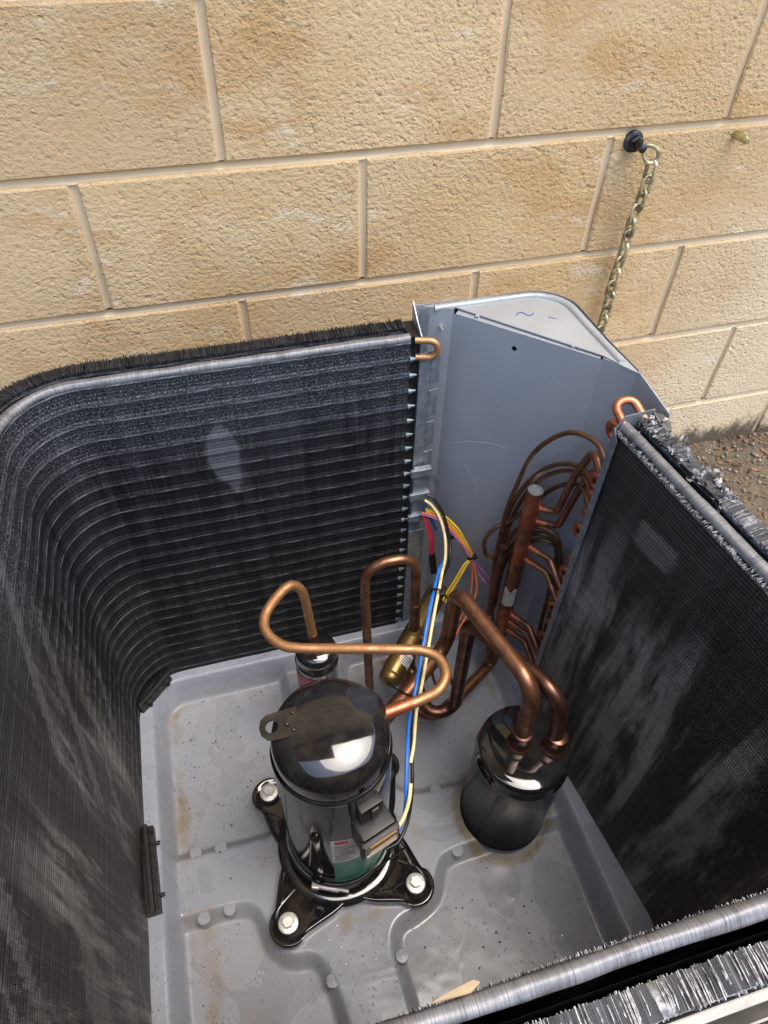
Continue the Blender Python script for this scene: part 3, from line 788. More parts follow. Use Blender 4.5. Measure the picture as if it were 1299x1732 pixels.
# outer louvre panel in front of the coil and the sheet lying outside it
def build_front():
    t = thing('louvre_panel', 'pale louvre panel along the outside of the front coil', 'panel', (.05, -1.036, -.77))
    obj('top_hem', box(.08, -1.0385, ZT - .020, .62, .006, .012, 0, .001), CASING, t, False)
    for k in range(14): obj('louvre', frame_box((.08, -1.042, ZT - .05 - k * .042), (1, 0, 0), (0, .9, .43), (0, -.43, .9), .62, .0015, .034), CASING, t, False)
    for x in (-.22, .38): obj('stile', box(x, -1.0385, (ZB + ZT) / 2 - .02, .014, .005, ZT - ZB - .03, 0, .001), CASING, t, False)
    c = thing('cover_sheet', 'pale blue-grey metal sheet lying flat in front of the unit', 'metal sheet', (.55, -1.35, -.77))
    obj('sheet', box(.42, -1.33, -.760, .85, .52, .004, .05, .0015), SHEET, c, False)
    for s in (-1, 1): obj('folded_edge', box(.42 + s * .415, -1.33 + s * .02, -.752, .004, .50, .020, .05), SHEET, c, False)
build_front()

# ------------------------------------------------------------------ corner compartment
def build_corner():
    t = thing('corner_compartment', 'grey sheet-metal corner compartment with a rounded triangular lid', 'cabinet', (.30, -.38, -.72))
    zt = -.085
    A, B, Cc, D = (.203, -.297), (.247, -.304), (.387, -.444), (.413, -.483)
    def sheet(p, q, z0, z1, flip=False):
        d = Vector((q[0] - p[0], q[1] - p[1], 0)); n = Vector((d.y, -d.x, 0)).normalized()
        return plate([(p[0], p[1], z0), (q[0], q[1], z0), (q[0], q[1], z1), (p[0], p[1], z1)], .0014, -n)
    obj('post', join(sheet((.197, -.290), (.2095, -.2925), ZB, -.076), sheet((.2095, -.2925), (.2455, -.3075), ZB, -.078)), CAB, t, False)
    # diagonal panel: a single sheet with a hole; the crease on its right
    n = Vector((-1, -1, 0)).normalized(); u = Vector((1, -1, 0)).normalized(); O = Vector((B[0], B[1], 0)) + n * .004
    L = hypot(Cc[0] - B[0], Cc[1] - B[1])
    hx, hz, hr = .088, zt - .022, .0036
    V, F = [], []; bm = bmesh.new()
    outer = [(0, ZB), (L, ZB), (L, zt), (0, zt)]; ov = [bm.verts.new((x, 0, z)) for x, z in outer]
    hv = [bm.verts.new((hx + hr * cos(2 * pi * k / 12), 0, hz + hr * sin(2 * pi * k / 12))) for k in range(12)]
    eds = [bm.edges.new((ov[i], ov[(i + 1) % 4])) for i in range(4)] + [bm.edges.new((hv[i], hv[(i + 1) % 12])) for i in range(12)]
    bmesh.ops.triangle_fill(bm, edges=eds, use_beauty=True); bm.verts.ensure_lookup_table(); bm.verts.index_update()
    V = [tuple(O + u * v.co.x + Vector((0, 0, v.co.z))) for v in bm.verts]; F = [tuple(v.index for v in f.verts) for f in bm.faces]; bm.free()
    k = len(V); V2 = [tuple(Vector(v) - n * .0014) for v in V]
    obj('diagonal_panel', (V + V2, F + [tuple(i + k for i in reversed(f)) for f in F]), CAB, t, False)
    obj('panel_lip', join(plate([tuple(O + u * .004 + Vector((0, 0, zt))), tuple(O + u * (L - .004) + Vector((0, 0, zt))), tuple(O + u * (L - .004) - n * .010 + Vector((0, 0, zt + .0005))), tuple(O + u * .004 - n * .010 + Vector((0, 0, zt + .0005)))], .0013, (0, 0, 1))), CAB, t, False)
    E = Vector((Cc[0], Cc[1], 0))
    obj('side_flange', join(sheet((Cc[0] - .0035, Cc[1] - .002), (D[0] - .002, D[1] - .004), ZB, zt + .003), plate([tuple(O + u * L + Vector((0, 0, ZB))), tuple(O + u * L + Vector((0, 0, zt))), (Cc[0] - .0035, Cc[1] - .002, zt + .002), (Cc[0] - .0035, Cc[1] - .002, ZB)], .0014, -n)), CAB, t, False)
    obj('outer_wall', join(plate([(.4085, -.483, ZB), (.4085, -.555, ZB), (.4085, -.555, zt - .001), (.4085, -.483, zt + .006)], .0014, (1, 0, 0))), CAB, t, False)
    # lid with raised bead and turned-down rim
    poly = [(.203, -.2885), (.30, -.287), (.352, -.2895)] + [(.352 + .050 * sin(a), -.340 + .050 * cos(a)) for a in [pi / 2 * k / 10 for k in range(1, 11)]] + [(.404, -.42), (.409, -.487), (.398, -.470), (.385, -.444)] + [(.249, -.300), (.2095, -.2905)]
    obj('lid', prism(poly, zt + .0035, zt + .005), LID, t, False)
    edge = [(.203, -.2885), (.352, -.2885), (.4035, -.340), (.4055, -.42), (.410, -.487)]
    e3 = fillet([(x, y, zt) for x, y in ((.203, -.287), (.405, -.287), (.406, -.42), (.4105, -.488))], [.055, .2], 12)
    V, F = [], []
    for i, p in enumerate(e3):
        for z in (zt + .006, zt - .006, zt - .12, ZB): V.append((p.x, p.y, z))
    for i in range(len(e3) - 1):
        for j in range(3): a = i * 4 + j; F.append((a, a + 4, a + 5, a + 1))
    obj('corner_skin', (V, F), CAB, t, True)
    bead = fillet([(.222, -.2975, zt + .0052), (.392, -.2965, zt + .0052), (.3955, -.40, zt + .0052), (.399, -.462, zt + .0052)], [.048, .2], 12)
    obj('lid_bead', tube(bead, .0042, 12), LID, t)
    for fr in (.16, .80):
        c = O + u * (L * fr) - n * .005; obj('panel_tab', frame_box((c.x, c.y, zt + .003), u, n, (0, 0, 1), .005, .006, .005, .001), CAB, t, False)
    for p_, dr in (((.231, -.3025, -.105), (-.1, -1, .1)), ((.4035, -.4725, -.128), (-.85, -.5, .1))):
        obj('screw', lathe([(.0024, -.006), (.0022, .006), (.0005, .011)], p_, dr, 10), STEEL, t)
    sc = [(.318, -.338), (.323, -.333), (.329, -.335), (.331, -.340), (.336, -.342), (.341, -.3385)]
    obj('marker_squiggle', join(tube(spline([(x, y, zt + .0054) for x, y in sc], 5), .0007, 6), tube([(.3555, -.3505, zt + .0054), (.364, -.3575, zt + .0054)], .0004, 6)), BLUEINK, t)
    def onp(a, z): return tuple(O + u * a + n * .0001 + Vector((0, 0, z)))
    SCR = simple('bare_scratch', (.37, .385, .405), .4)
    obj('scratch', join(tube(spline([onp(.012, -.300), onp(.045, -.282), onp(.08, -.270), onp(.105, -.268)], 6), .0003, 5), tube(spline([onp(.045, -.33), onp(.062, -.352), onp(.075, -.392)], 6), .00025, 5)), SCR, t)
    # grommet ring and scratched clip on the panel, lower left
    p0 = O + u * .036 + n * .004
    obj('wire_clip', tube([tuple(p0 + u * .008 * cos(a) + Vector((0, 0, -.49 + .009 * sin(a)))) for a in [2 * pi * k / 16 for k in range(17)]], .0022, 8), PLASTIC, t)
build_corner()

# ------------------------------------------------------------------ compressor
CX, CY = -.010, -.684
def build_compressor():
    t = thing('compressor', 'gloss black hermetic compressor bolted on a four-footed base plate', 'compressor', (CX, CY, -.755))
    # base plate with four dished feet
    bolts = [(-.1055, -.779), (.0835, -.777), (.0845, -.590), (-.1025, -.590)]
    out = []
    bl = sorted(bolts, key=lambda b: atan2(b[1] - CY, b[0] - CX))
    for i, (bx, by) in enumerate(bl):
        a = atan2(by - CY, bx - CX); r = .0285
        for k in range(-5, 6):
            th = a + k * radians(100) / 5; out.append((bx + r * cos(th), by + r * sin(th)))
        nb = bl[(i + 1) % 4]; a2 = atan2(nb[1] - CY, nb[0] - CX); a2 += 2 * pi if a2 < a else 0
        for f, rr in ((.30, .104), (.5, .087), (.70, .104)): am = a + (a2 - a) * f; out.append((CX + rr * cos(am), CY + rr * sin(am)))
    outline = [(p.x, p.y) for p in spline([(x, y, 0) for x, y in out] + [(*out[0], 0)], 4)][:-1]
    n = len(outline)
    def inset(f, z): return [(CX + (x - CX) * f, CY + (y - CY) * f, z) for x, y in outline]
    rings = [inset(1, -.7455), inset(1, -.7365), inset(.99, -.7345), inset(.965, -.7342), inset(.945, -.7365), inset(.86, -.7375)]
    V, F = [], []
    for r in rings: V += r
    for i in range(len(rings) - 1):
        for k in range(n): k2 = (k + 1) % n; F.append((i * n + k, i * n + k2, (i + 1) * n + k2, (i + 1) * n + k))
    c = len(V); V.append((CX, CY, -.7375)); b0 = (len(rings) - 1) * n
    for k in range(n): F.append((b0 + k, b0 + (k + 1) % n, c))
    obj('base_plate', (V, F), BLACK, t, True, auto=60)
    obj('skirt', lathe([(.094, -.7375), (.089, -.7335), (.080, -.7325), (.0765, -.7260), (.0755, -.710), (.0735, -.706)], (CX, CY, 0), (0, 0, 1), 64, False), BLACK, t)
    obj('shell', lathe([(.0728, -.735), (.0728, -.40), (.066, -.395)], (CX, CY, 0), (0, 0, 1), 72), SHELL, t)
    prof = [(.0722, -.4045), (.0730, -.4035), (.0728, -.4015), (.0700, -.400), (.0698, -.376), (.0683, -.3675), (.0650, -.3608), (.0600, -.3558), (.050, -.3505), (.040, -.3471), (.030, -.3449), (.020, -.3434), (.010, -.3425), (.0001, -.3422)]
    V, F = lathe(prof, (CX, CY, 0), (0, 0, 1), 72, False)
    # the blunt boss of the discharge port pulls the cap outwards on its right side
    pa = atan2(-.664 - CY, .06 - CX) + .15; V2 = []
    for x, y, z in V:
        a = atan2(y - CY, x - CX); d = (a - pa + pi) % (2 * pi) - pi; r = hypot(x - CX, y - CY)
        k = exp(-(d / .28) ** 2) * sm(.03, .065, r) * sm(-.402, -.392, z)
        V2.append((x + cos(a) * .005 * k, y + sin(a) * .005 * k, z - .010 * k * sm(-.365, -.350, z)))
    obj('cap', (V2, F), BLACK, t, True, auto=60)
    # pressed step in the top of the cap
    # lifting lug
    ax = Vector((-.995, .095, 0)).normalized(); ay = Vector((-ax.y, ax.x, 0)); o = Vector((CX, CY, 0)) + ax * .034 + Vector((0, .009, 0))
    bm = bmesh.new(); pl = [(0, -.0175), (.026, -.0165), (.036, -.0150), (.0425, -.009), (.0445, 0), (.0425, .009), (.036, .0150), (.026, .0165), (0, .0175)]
    ov = [bm.verts.new((x, y, 0)) for x, y in pl]; hv = [bm.verts.new((.0300 + .0074 * cos(2 * pi * k / 18), 0.0080 * sin(2 * pi * k / 18), 0)) for k in range(18)]
    eds = [bm.edges.new((ov[i], ov[(i + 1) % len(ov)])) for i in range(len(ov))] + [bm.edges.new((hv[i], hv[(i + 1) % 18])) for i in range(18)]
    bmesh.ops.triangle_fill(bm, edges=eds, use_beauty=True)
    ex = bmesh.ops.extrude_face_region(bm, geom=bm.faces[:]); bmesh.ops.translate(bm, vec=(0, 0, .003), verts=[e for e in ex['geom'] if isinstance(e, bmesh.types.BMVert)])
    bmesh.ops.recalc_face_normals(bm, faces=bm.faces[:]); bm.verts.index_update()
    def lz(x): return -.3486 - (.005 * sm(.012, .026, x))
    V = [tuple(o + ax * v.co.x + ay * v.co.y + Vector((0, 0, lz(v.co.x) + v.co.z))) for v in bm.verts]; F = [tuple(v.index for v in f.verts) for f in bm.faces]; bm.free()
    lug = obj('lifting_lug', (V, F), BLACK, t, False)
    for x, y in ((.006, .010), (.013, .002), (.006, -.011)):
        p = o + ax * x + ay * y; obj('rivet', lathe([(.0022, 0), (.0018, .0012), (.0003, .0016)], (p.x, p.y, -.3450), (0, 0, 1), 12), BLACK, lug)
    for x, y in bolts:
        g = obj('mounting_bolt', lathe([(.0085, -.7215), (.0085, -.7150), (.0078, -.7142)], (x, y, 0), (0, 0, 1), 6), PALE, t, False)
        obj('washer', lathe([(.0138, -.7265), (.0143, -.7252), (.0138, -.7228), (.0105, -.7216), (.004, -.7216)], (x, y, 0), (0, 0, 1), 28, False), PALE, g)
        obj('grommet', lathe([(.0165, -.755), (.0165, -.7375), (.0150, -.7272), (.004, -.7268)], (x, y, 0), (0, 0, 1), 24, False), RUBBER, t)
    # stickers on the shell
    def patch(a0, a1, z0, z1, r, k=14, slant=0.0):
        V, F = [], []
        for i in range(k + 1):
            a = radians(a0 + (a1 - a0) * i / k)
            for z in (z0, z1): V.append((CX + r * cos(a), CY + r * sin(a), z + slant * i / k))
        for i in range(k): F.append((2 * i, 2 * i + 2, 2 * i + 3, 2 * i + 1))
        return V, F
    g = obj('green_label', patch(-106, -36, -.688, -.600, .0731), GREEN, t)
    wl = obj('white_label', patch(-107, -72, -.601, -.515, .0732), WHITE_LABEL, t)
    obj('logo', join(patch(-103, -90, -.530, -.519, .0735), ), REDINK, wl)
    for i in range(7):
        z = -.538 - i * .0085; obj('print_line', patch(-104, -104 + random.uniform(12, 28), z - .0022, z, .0735, 6), INK, wl)
    # terminal box
    n = Vector((.30, -.955, 0)).normalized(); u = Vector((.955, .30, 0)).normalized(); up = (Vector((0, 0, 1)) - n * 0.0).normalized(); o = Vector((CX, CY, -.487)) + n * .083 + u * .006
    up2 = (up + n * .0).normalized()
    tb = obj('terminal_box', join(frame_box(o, u, n, up2, .045, .032, .056, .003), frame_box(o + n * .016 - up2 * .002, u, n, up2, .052, .010, .045, .003), frame_box(o + up2 * .048 - n * .008, u, n, up2, .030, .014, .036, .002)), PLASTIC, t, True, auto=30)
    f0 = o + n * .0212
    lab = obj('box_label', frame_box(f0, u, n, up2, .047, .0006, .040), GREYLAB, tb, False)
    for z, h, w_ in ((.012, .006, .044), (-.006, .005, .044)): obj('print_bar', frame_box(f0 + up2 * z + n * .0005 + u * .002, u, n, up2, w_ * .85, .0006, h), ORANGE_INK, lab, False)
    obj('white_strip', frame_box(f0 - up2 * .0155 + n * .0005, u, n, up2, .043, .0006, .008), WHITE_LABEL, lab, False)
    obj('cover_clip', frame_box(o + up2 * .060 + n * .004, u, n, up2, .010, .004, .030, .001), SHELL, tb, False)
    # crankcase heater band with screw clamp near the foot
    zc = -.697
    def ring(r, a0, a1, z, tilt=0): return [(CX + r * cos(radians(a0 + (a1 - a0) * k / 40)), CY + r * sin(radians(a0 + (a1 - a0) * k / 40)), z + tilt * sin(radians(a0 + (a1 - a0) * k / 40))) for k in range(41)]
    band = obj('heater_band', tube(ring(.0758, -118, 225, zc), .0023, 8), GALV, t)
    p = Vector((CX + .079 * cos(radians(-114)), CY + .079 * sin(radians(-114)), zc)); tgn = Vector((cos(radians(-24)), sin(radians(-24)), 0)); nn = Vector((cos(radians(-114)), sin(radians(-114)), 0))
    obj('clamp_screw', join(tube([tuple(p - tgn * .014), tuple(p + tgn * .016)], .0045, 8), frame_box(p - tgn * .018, tgn, nn, (0, 0, 1), .010, .010, .012, .001), tube([tuple(p + tgn * .016), tuple(p + tgn * .030)], .0028, 8)), STEEL, band, False)
    obj('heater_lead', tube(spline(ring(.0790, -170, -60, -.688)[::5] + [(CX + .085, CY - .060, -.66)], 4), .0016, 6), PLASTIC, band)
    # service nipple facing the front
    obj('sight_eye', lathe([(.0065, -.003), (.0065, .004), (.0045, .0055), (.002, .006)], (CX + .0728 * cos(radians(-122)), CY + .0728 * sin(radians(-122)), -.513), (cos(radians(-122)), sin(radians(-122)), .2), 20), BLACK, t)
build_compressor()

# ------------------------------------------------------------------ accumulator and drier
def build_vessels():
    ax, ay = .2545, -.699
    t = thing('accumulator', 'wide black suction accumulator can with two copper pipes in its top', 'accumulator', (ax, ay, -.766))
    prof = [(.0648, -.7625), (.0668, -.760), (.0672, -.752), (.0660, -.7485), (.0650, -.746), (.0648, -.556), (.0660, -.553), (.0660, -.549), (.0645, -.5455), (.0641, -.5340), (.0628, -.5290), (.0595, -.5265), (.045, -.5252), (.02, -.5242), (.0001, -.5240)]
    obj('can', lathe(prof[:7], (ax, ay, 0), (0, 0, 1), 72, False), SATIN, t, True, auto=60)
    obj('end_cap', lathe(prof[6:], (ax, ay, 0), (0, 0, 1), 72, False), BLACK, t, True, auto=60)
    for x, y in ((.248, -.694), (.2915, -.711)):
        obj('port_collar', lathe([(.0185, -.5255), (.0165, -.5220), (.0140, -.5200), (.0140, -.512), (.0133, -.511), (.0133, -.492), (.0138, -.4912), (.0138, -.4895), (.0116, -.488)], (x, y, 0), (0, 0, 1), 28), COPPER_DARK, t)
    mx, my = .0105, -.452
    m = thing('filter_drier', 'small black filter drier can behind the compressor with pink label', 'filter drier', (mx, my, -.74))
    prof = [(.0345, -.74), (.0345, -.592), (.0350, -.590), (.0350, -.585), (.0330, -.583), (.0330, -.568), (.0335, -.5665), (.0325, -.5615), (.028, -.5565), (.018, -.554), (.011, -.552), (.0095, -.546)]
    obj('can', lathe(prof, (mx, my, 0), (0, 0, 1), 48), BLACK, m, True, auto=50)
    V, F = [], []
    for i in range(13):
        a = radians(-190 + 120 * i / 12)
        for z in (-.700, -.600): V.append((mx + .0349 * cos(a), my + .0349 * sin(a), z))
    for i in range(12): F.append((2 * i, 2 * i + 2, 2 * i + 3, 2 * i + 1))
    obj('label_band', (V, F), PINKLAB, m)
build_vessels()

# ------------------------------------------------------------------ pipes
def pipe(name, label, cat, path, r, mat, seg=16, group=None):
    return tag(obj(name, tube(path, r, seg), mat), label, cat, group)
def build_pipes():
    dp = [(.055, -.667, -.3925), (.085, -.664, -.3915), (.110, -.661, -.390), (.133, -.655, -.389), (.1485, -.637, -.388), (.147, -.613, -.388), (.130, -.597, -.388), (.100, -.587, -.388), (.047, -.572, -.388), (-.020, -.5535, -.388), (-.046, -.540, -.388), (-.0605, -.516, -.387), (-.058, -.494, -.386), (-.045, -.476, -.384), (-.025, -.4595, -.381), (-.012, -.4525, -.386), (-.002, -.4515, -.402), (.002, -.4515, -.430), (.0095, -.452, -.55)]
    p = pipe('discharge_pipe', 'bright tan copper pipe looping from the compressor top to the filter drier', 'pipe', spline(dp, 8), .0069, COPPER_LIGHT)
    obj('braze_sleeve', tube([(.052, -.6672, -.3926), (.096, -.6628, -.3908)], .0086, 18), COPPER_RED, p)
    obj('braze_sleeve', tube([(.0075, -.4519, -.515), (.0097, -.452, -.551)], .0080, 18), COPPER_DARK, p)
    up = fillet([(.0985, -.455, -.745), (.088, -.455, -.372), (.166, -.455, -.374), (.1715, -.4565, -.563)], [.036, .034], 12)
    p = pipe('bent_pipe', 'brown copper pipe bent in a tall upside-down U onto the brass valve', 'pipe', up, .0074, COPPER)
    obj('braze_sleeve', tube([(.1685, -.4558, -.49), (.1715, -.4565, -.566)], .0088, 18), COPPER_DARK, p)
    a = Vector((.112, -.522, -.580)); b = Vector((.238, -.382, -.580)); d = (b - a).normalized(); L = (b - a).length
    t = thing('reversing_valve', 'slanting brass cylinder valve with a white sticker beside the wires', 'valve', tuple((a + b) / 2 - Vector((0, 0, .02))))
    obj('body', lathe([(.0001, -.012), (.008, -.0112), (.0135, -.008), (.0172, -.002), (.0180, .003), (.0174, .0048), (.0174, .0062), (.0184, .008), (.0184, L), (.015, L + .008), (.006, L + .012)], tuple(a), tuple(d), 40, False), BRASS, t, True, auto=35)
    sx = Vector((0, 0, 1)); sy = d.cross(sx)
    def cyl(t0, t1, a0, a1, r):
        V, F = [], []
        for i in range(11):
            an = radians(a0 + (a1 - a0) * i / 10); v = sx * cos(an) + sy * sin(an)
            for tt in (t0, t1): V.append(tuple(a + d * tt + v * r))
        for i in range(10): F.append((2 * i, 2 * i + 2, 2 * i + 3, 2 * i + 1))
        return V, F
    wl = obj('sticker', cyl(.024, .048, 12, 84, .0187), WHITE_LABEL, t)
    for k in range(4):
        obj('print_line', cyl(.0385 - k * .004, .0400 - k * .004, 22, 22 + random.uniform(28, 52), .0189), INK, wl)
    obj('sticker', cyl(.106, .126, 40, 96, .0187), TAPE, t)
    obj('port_ring', lathe([(.0125, 0), (.0125, .003), (.0095, .006)], (.1710, -.4563, -.564), (0, 0, 1), 24), BRASS, t)
    obj('solenoid_lead', tube(spline([tuple(a + d * .085 + sx * .019), tuple(a + d * .085 + sy * .019 + sx * .008), tuple(a + d * .09 + sy * .03)], 5), .001, 6), W['orange'], t)
    A = fillet([(.248, -.694, -.530), (.2445, -.691, -.374), (.203, -.523, -.380), (.200, -.522, -.520), (.02, -.655, -.52)], [.036, .026, .030], 12)
    pipe('suction_pipe', 'thick brown copper pipe arching from the accumulator over to the compressor', 'pipe', A, .0112, COPPER, 20)
    B = fillet([(.2915, -.711, -.530), (.281, -.702, -.394), (.2165, -.550, -.424), (.219, -.551, -.672), (.172, -.556, -.672), (.165, -.462, -.665), (.165, -.462, -.59)], [.034, .022, .024, .024, .02], 12)
    pipe('suction_pipe', 'dark purple-brown pipe dropping straight down behind the thick arching one', 'pipe', B, .0108, COPPER_DARK, 20)
    hx, hy = .334, -.452
    t = thing('header_pipe', 'upright copper header pipe with red heat bands and a peeling sticker', 'pipe', (hx, hy, -.70))
    obj('stem', lathe([(.0120, -.70), (.0120, -.289), (.0112, -.2865)], (hx, hy, 0), (0, 0, 1), 28), COPPER, t)
    for z0, z1 in ((-.355, -.2935), (-.440, -.392), (-.625, -.560)): obj('heat_band', lathe([(.0122, z0), (.0123, z0 + .002), (.0123, z1 - .002), (.0122, z1)], (hx, hy, 0), (0, 0, 1), 28, False), COPPER_RED, t)
    obj('end_cap', lathe([(.0113, -.2872), (.0106, -.2855), (.003, -.2863), (.0001, -.2863)], (hx, hy, 0), (0, 0, 1), 28, False), STEEL, t)
    V, F = [], []
    for i in range(9):
        an = radians(-175 + 105 * i / 8)
        for z in (-.545, -.503 + .006 * sin(i * 1.2)): V.append((hx + .0126 * cos(an), hy + .0126 * sin(an), z))
    for i in range(8): F.append((2 * i, 2 * i + 2, 2 * i + 3, 2 * i + 1))
    obj('peeling_sticker', (V, F), TAPE, t)
    Cp = fillet([(hx, hy, -.695), (hx + .001, hy, -.737), (.262, -.497, -.735), (.19, -.535, -.733), (.150, -.50, -.72), (.147, -.488, -.60)], [.026, .05, .03, .02], 10)
    pipe('return_pipe', 'brown pipe running low across the pan from the header foot', 'pipe', Cp, .0098, COPPER, 18)
    # feeder stubs from the header to the coil end
    F_ = [([(908, 848)], None)]
    ce = lambda f, z: (.353 - .0 + f * .010, -.549 + .001, z)
    fl = [(-.318, [(.352, -.470), (.364, -.484)], -.262, -.215), (-.338, [(.352, -.471), (.362, -.488)], -.270, -.235)]
    def feeder(pts, rad, red):
        o = tag(obj('feeder_tube', tube(fillet(pts, rad, 7), .0050, 12), COPPER if not red else COPPER), LAB.pop(0), 'tube', 'feeder tubes between the header and the coil')
        a, b = Vector(pts[0]), Vector(pts[1]); obj('heat_mark', tube([tuple(a), tuple(a.lerp(b, .55))], .0053, 12), COPPER_RED, o)
    LAB = ['topmost feeder tube, rising high from the header before entering the coil', 'second feeder tube from the top, rising behind the topmost one', 'short feeder tube in the middle of the header, upper of its pair', 'short feeder tube in the middle of the header, lower of its pair',
           'upper one of three short feeder tubes near the header foot', 'middle one of three short feeder tubes near the header foot', 'lowest of all the feeder tubes, just above the pan']
    feeder([(hx + .006, hy - .006, -.317), (.3585, -.478, -.311), (.364, -.486, -.232), (.366, -.505, -.172), (.362, -.549, -.196)], [.010, .02, .012], 1)
    feeder([(hx + .006, hy - .006, -.344), (.3650, -.482, -.337), (.372, -.492, -.254), (.3715, -.512, -.198), (.363, -.549, -.222)], [.012, .02, .012], 1)
    for z, dz in ((-.400, 0), (-.430, 0), (-.577, 0), (-.598, 0), (-.622, 0)):
        feeder([(hx + .006, hy - .007, z), (.360, -.492, z + .002), (.3635, -.549, z - .022)], [.016], 1)
    # capillary tubes looping from the distributor behind the header
    caps = [
        [(.362, -.549, -.170), (.361, -.510, -.155), (.345, -.470, -.170), (.325, -.440, -.225), (.315, -.430, -.30), (.308, -.430, -.36), (.308, -.430, -.47), (.312, -.436, -.58)],
        [(.362, -.549, -.222), (.366, -.500, -.212), (.352, -.462, -.232), (.334, -.435, -.28), (.318, -.424, -.35), (.312, -.427, -.46), (.314, -.434, -.58)],
        [(.362, -.549, -.236), (.368, -.500, -.224), (.358, -.464, -.244), (.342, -.436, -.29), (.326, -.424, -.36), (.317, -.426, -.47), (.316, -.432, -.58)],
        [(.363, -.549, -.262), (.370, -.500, -.244), (.362, -.466, -.270), (.348, -.440, -.32), (.322, -.428, -.37), (.300, -.424, -.385), (.286, -.424, -.41), (.290, -.428, -.44), (.306, -.432, -.46), (.314, -.436, -.58)],
        [(.363, -.549, -.470), (.372, -.505, -.445), (.380, -.485, -.40), (.372, -.470, -.370), (.345, -.445, -.372), (.325, -.432, -.40), (.318, -.432, -.48), (.317, -.436, -.58)],
        [(.364, -.549, -.640), (.380, -.500, -.620), (.388, -.478, -.52), (.384, -.474, -.42), (.366, -.462, -.38), (.340, -.440, -.40), (.322, -.430, -.46), (.319, -.436, -.58)],
        [(.366, -.549, -.690), (.385, -.505, -.675), (.396, -.488, -.56), (.392, -.482, -.44), (.376, -.468, -.395), (.35, -.445, -.41), (.326, -.430, -.47), (.321, -.436, -.58)]]
    labs = ['highest thin capillary tube arching wide over the header top', 'capillary arch second from the top behind the header', 'capillary arch third from the top behind the header', 'thin capillary looping out to the left of the header',
            'thin dark capillary returning into the coil halfway down', 'thin dark capillary dropping close along the coil end', 'outermost dark capillary dropping to the pan at the corner']
    for c, l in zip(caps, labs): pipe('capillary_tube', l, 'tube', spline(c, 7), .0033, CAPIL, 10, 'capillary tubes behind the header')
    pipe('distributor', 'dark upright distributor pipe just behind the header', 'pipe', fillet([(.314, -.436, -.42), (.314, -.436, -.60), (.318, -.470, -.70)], [.03]), lambda f: .0068 if f < .5 else .0088, COPPER_DARK, 14)
    pipe('solenoid_coil_tube', 'thin dark tube curled on the pan under the orange wires', 'tube', spline([(.210, -.47, -.60), (.203, -.475, -.66), (.208, -.488, -.70), (.222, -.485, -.69), (.222, -.470, -.64), (.235, -.470, -.68), (.245, -.48, -.735)], 8), .0024, CAPIL, 10)
build_pipes()

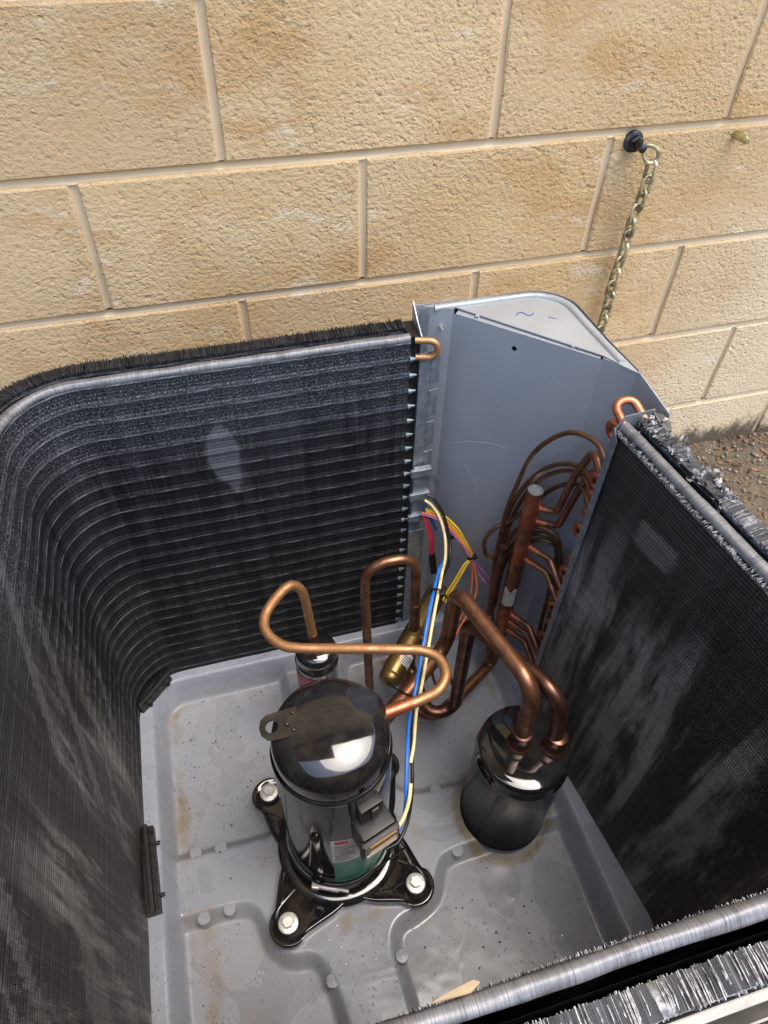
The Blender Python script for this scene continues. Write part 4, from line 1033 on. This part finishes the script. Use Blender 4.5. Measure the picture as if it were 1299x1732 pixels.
# ------------------------------------------------------------------ wires
def build_wires():
    def wire(col, pts, r, label, cat='wire', group=None):
        return tag(obj(col + '_wire', tube(spline(pts, 8), r, 10), W[col if col in W else 'black']), label, cat, group)
    st = (.2135, -.345)
    lead = [(.1805, -.500, -.411), (.1597, -.540, -.4126), (.1459, -.567, -.4257), (.1317, -.595, -.4357), (.1167, -.625, -.4398), (.1048, -.645, -.4604), (.0935, -.675, -.4880), (.0825, -.710, -.5054)]
    def shift(dx, dy, dz): return [(x + dx, y + dy, z + dz) for x, y, z in lead]
    wire('cream', [(.2115, -.350, -.377), (.222, -.358, -.385), (.2304, -.372, -.400), (.2341, -.392, -.424), (.224, -.425, -.432), (.207, -.458, -.422)] + shift(.0075, .004, -.001)[:7] + [(.0905, -.692, -.497)],
         .0024, 'cream wire running down from the bracket beside the blue wire', group='compressor leads')
    wire('blue', [(.2105, -.349, -.402), (.222, -.356, -.402), (.2325, -.370, -.412), (.2345, -.395, -.434), (.222, -.425, -.438), (.2041, -.452, -.424)] + shift(-.004, -.003, .001) + [(.0685, -.742, -.5300), (.050, -.763, -.538), (.036, -.768, -.536)],
         .0026, 'blue wire curving down from the bracket into the terminal box', group='compressor leads')
    wire('black', [(.2130, -.349, -.365), (.224, -.358, -.372), (.2365, -.374, -.396), (.2410, -.398, -.434), (.230, -.428, -.444), (.211, -.456, -.430)] + shift(.0035, .006, -.004)[:6] + [(.0970, -.676, -.494), (.0880, -.711, -.514), (.0740, -.744, -.540), (.055, -.766, -.548), (.036, -.772, -.546)],
         .0024, 'black wire following the blue wire down to the terminal box', group='compressor leads')
    wire('cream', [(.0840, -.716, -.502), (.0760, -.734, -.512), (.0640, -.750, -.520), (.0500, -.762, -.520)], .0027, 'short cut cream wire end above the terminal box')
    wire('navy', [(.2105, -.350, -.398), (.220, -.358, -.412), (.2275, -.370, -.43)], .0024, 'short dark blue wire stub at the bracket')
    tie = (.2808, -.400, -.4773)
    def fan(col, off, lab, end, g):
        o = Vector(off); t = Vector(tie) + o * .35; s0 = Vector((.2105, -.350, -.402)) + o
        return wire(col, [tuple(s0), tuple(Vector((.2304, -.368, -.400)) + o), tuple(Vector((.2522, -.385, -.421)) + o), tuple(Vector((.269, -.394, -.450)) + o * .6), tuple(t)] + end, .0018, lab, group=g)
    gs = 'thin coloured control wires'
    fan('yellow', (.004, .0, .004), 'outer one of two yellow wires dropping left of the cable tie', [(.2679, -.405, -.487), (.2489, -.415, -.5152), (.2383, -.420, -.5292), (.23, -.425, -.545)], gs)
    fan('yellow', (.001, .001, .001), 'inner one of two yellow wires dropping left of the cable tie', [(.2705, -.407, -.490), (.2525, -.417, -.5182), (.2423, -.422, -.5322), (.234, -.427, -.548)], gs)
    fan('orange', (-.002, 0, -.002), 'orange wire hanging straight down from the cable tie', [(.2847, -.410, -.5336), (.2786, -.420, -.5854), (.2558, -.430, -.6289), (.243, -.436, -.655)], gs)
    fan('orange', (.0, .0, -.004), 'orange wire hanging just right of the other and curling under', [(.2907, -.415, -.5292), (.2871, -.425, -.5561), (.2707, -.440, -.5808), (.2401, -.460, -.6202), (.228, -.468, -.635)], gs)
    fan('pink', (-.003, 0, -.006), 'upper pink wire running from the cable tie to behind the header', [(.3058, -.405, -.5195), (.3205, -.415, -.5400), (.3315, -.425, -.5548), (.345, -.432, -.575)], gs)
    fan('pink', (-.001, 0, -.007), 'lower pink wire running from the cable tie to behind the header', [(.298, -.410, -.5219), (.313, -.420, -.541), (.3258, -.430, -.5552), (.342, -.436, -.580)], gs)
    for k, (dx, l) in enumerate(((0, 'left one of two red wires ending in a black sleeve'), (.004, 'right one of two red wires ending in a black sleeve'))):
        wire('red', [(.2095 + dx * .3, -.350, -.410 - k * .004), (.2165 + dx, -.358, -.432), (.222 + dx, -.366, -.462), (.2225 + dx, -.370, -.492)], .0020, l, group='red wires')
    tag(obj('heat_shrink', join(tube(spline([(.2225, -.370, -.488), (.2235, -.372, -.505), (.2275, -.374, -.535)], 5), .0030, 10), tube(spline([(.2275, -.370, -.488), (.2295, -.372, -.505), (.233, -.374, -.535)], 5), .0028, 10)), PLASTIC), 'black sleeve on the ends of the red wires', 'sleeve')
    def ctie(c, axis, r, label, tail):
        c = Vector(c); A = Vector(axis).normalized(); u = A.orthogonal().normalized(); v = A.cross(u)
        pts = [tuple(c + (u * cos(a) + v * sin(a)) * r) for a in [2 * pi * k / 20 for k in range(21)]]
        parts = [tube(pts, .0018, 6)] + ([tube(spline(tail, 4), .0014, 6)] if tail else []) + [frame_box(c + Vector((.9, -.4, .3)).normalized() * r, (1, 0, 0), (0, 1, 0), (0, 0, 1), .0075, .008, .006, .001)]
        return tag(obj('cable_tie', join(*parts), PLASTIC, None, False), label, 'cable tie')
    ctie(tie, (.5, -.4, -.75), .0055, 'black cable tie bundling the thin coloured wires', None)
    ctie((.1835, -.500, -.4095), (-.45, -.75, .1), .0085, 'black cable tie with a long tail round the blue and cream wires', [(.191, -.507, -.405), (.203, -.512, -.425), (.214, -.514, -.470)])
    ctie((.113, -.632, -.444), (-.6, -.6, -.5), .0085, 'black cable tie where the wires pass the discharge pipe', [(.106, -.622, -.450), (.096, -.603, -.462), (.090, -.585, -.475)])
    # loop clip hanging from the bracket
    o = obj('wire_loop', join(plate([(.213, -.3425, -.318), (.228, -.350, -.332), (.232, -.352, -.348), (.228, -.350, -.362), (.2245, -.348, -.345), (.213, -.3425, -.335)], .0013, (0.4, -1, 0))), GALV, None, False)
    tag(o, 'small galvanised hook above the cream wire on the bracket', 'hook')
build_wires()
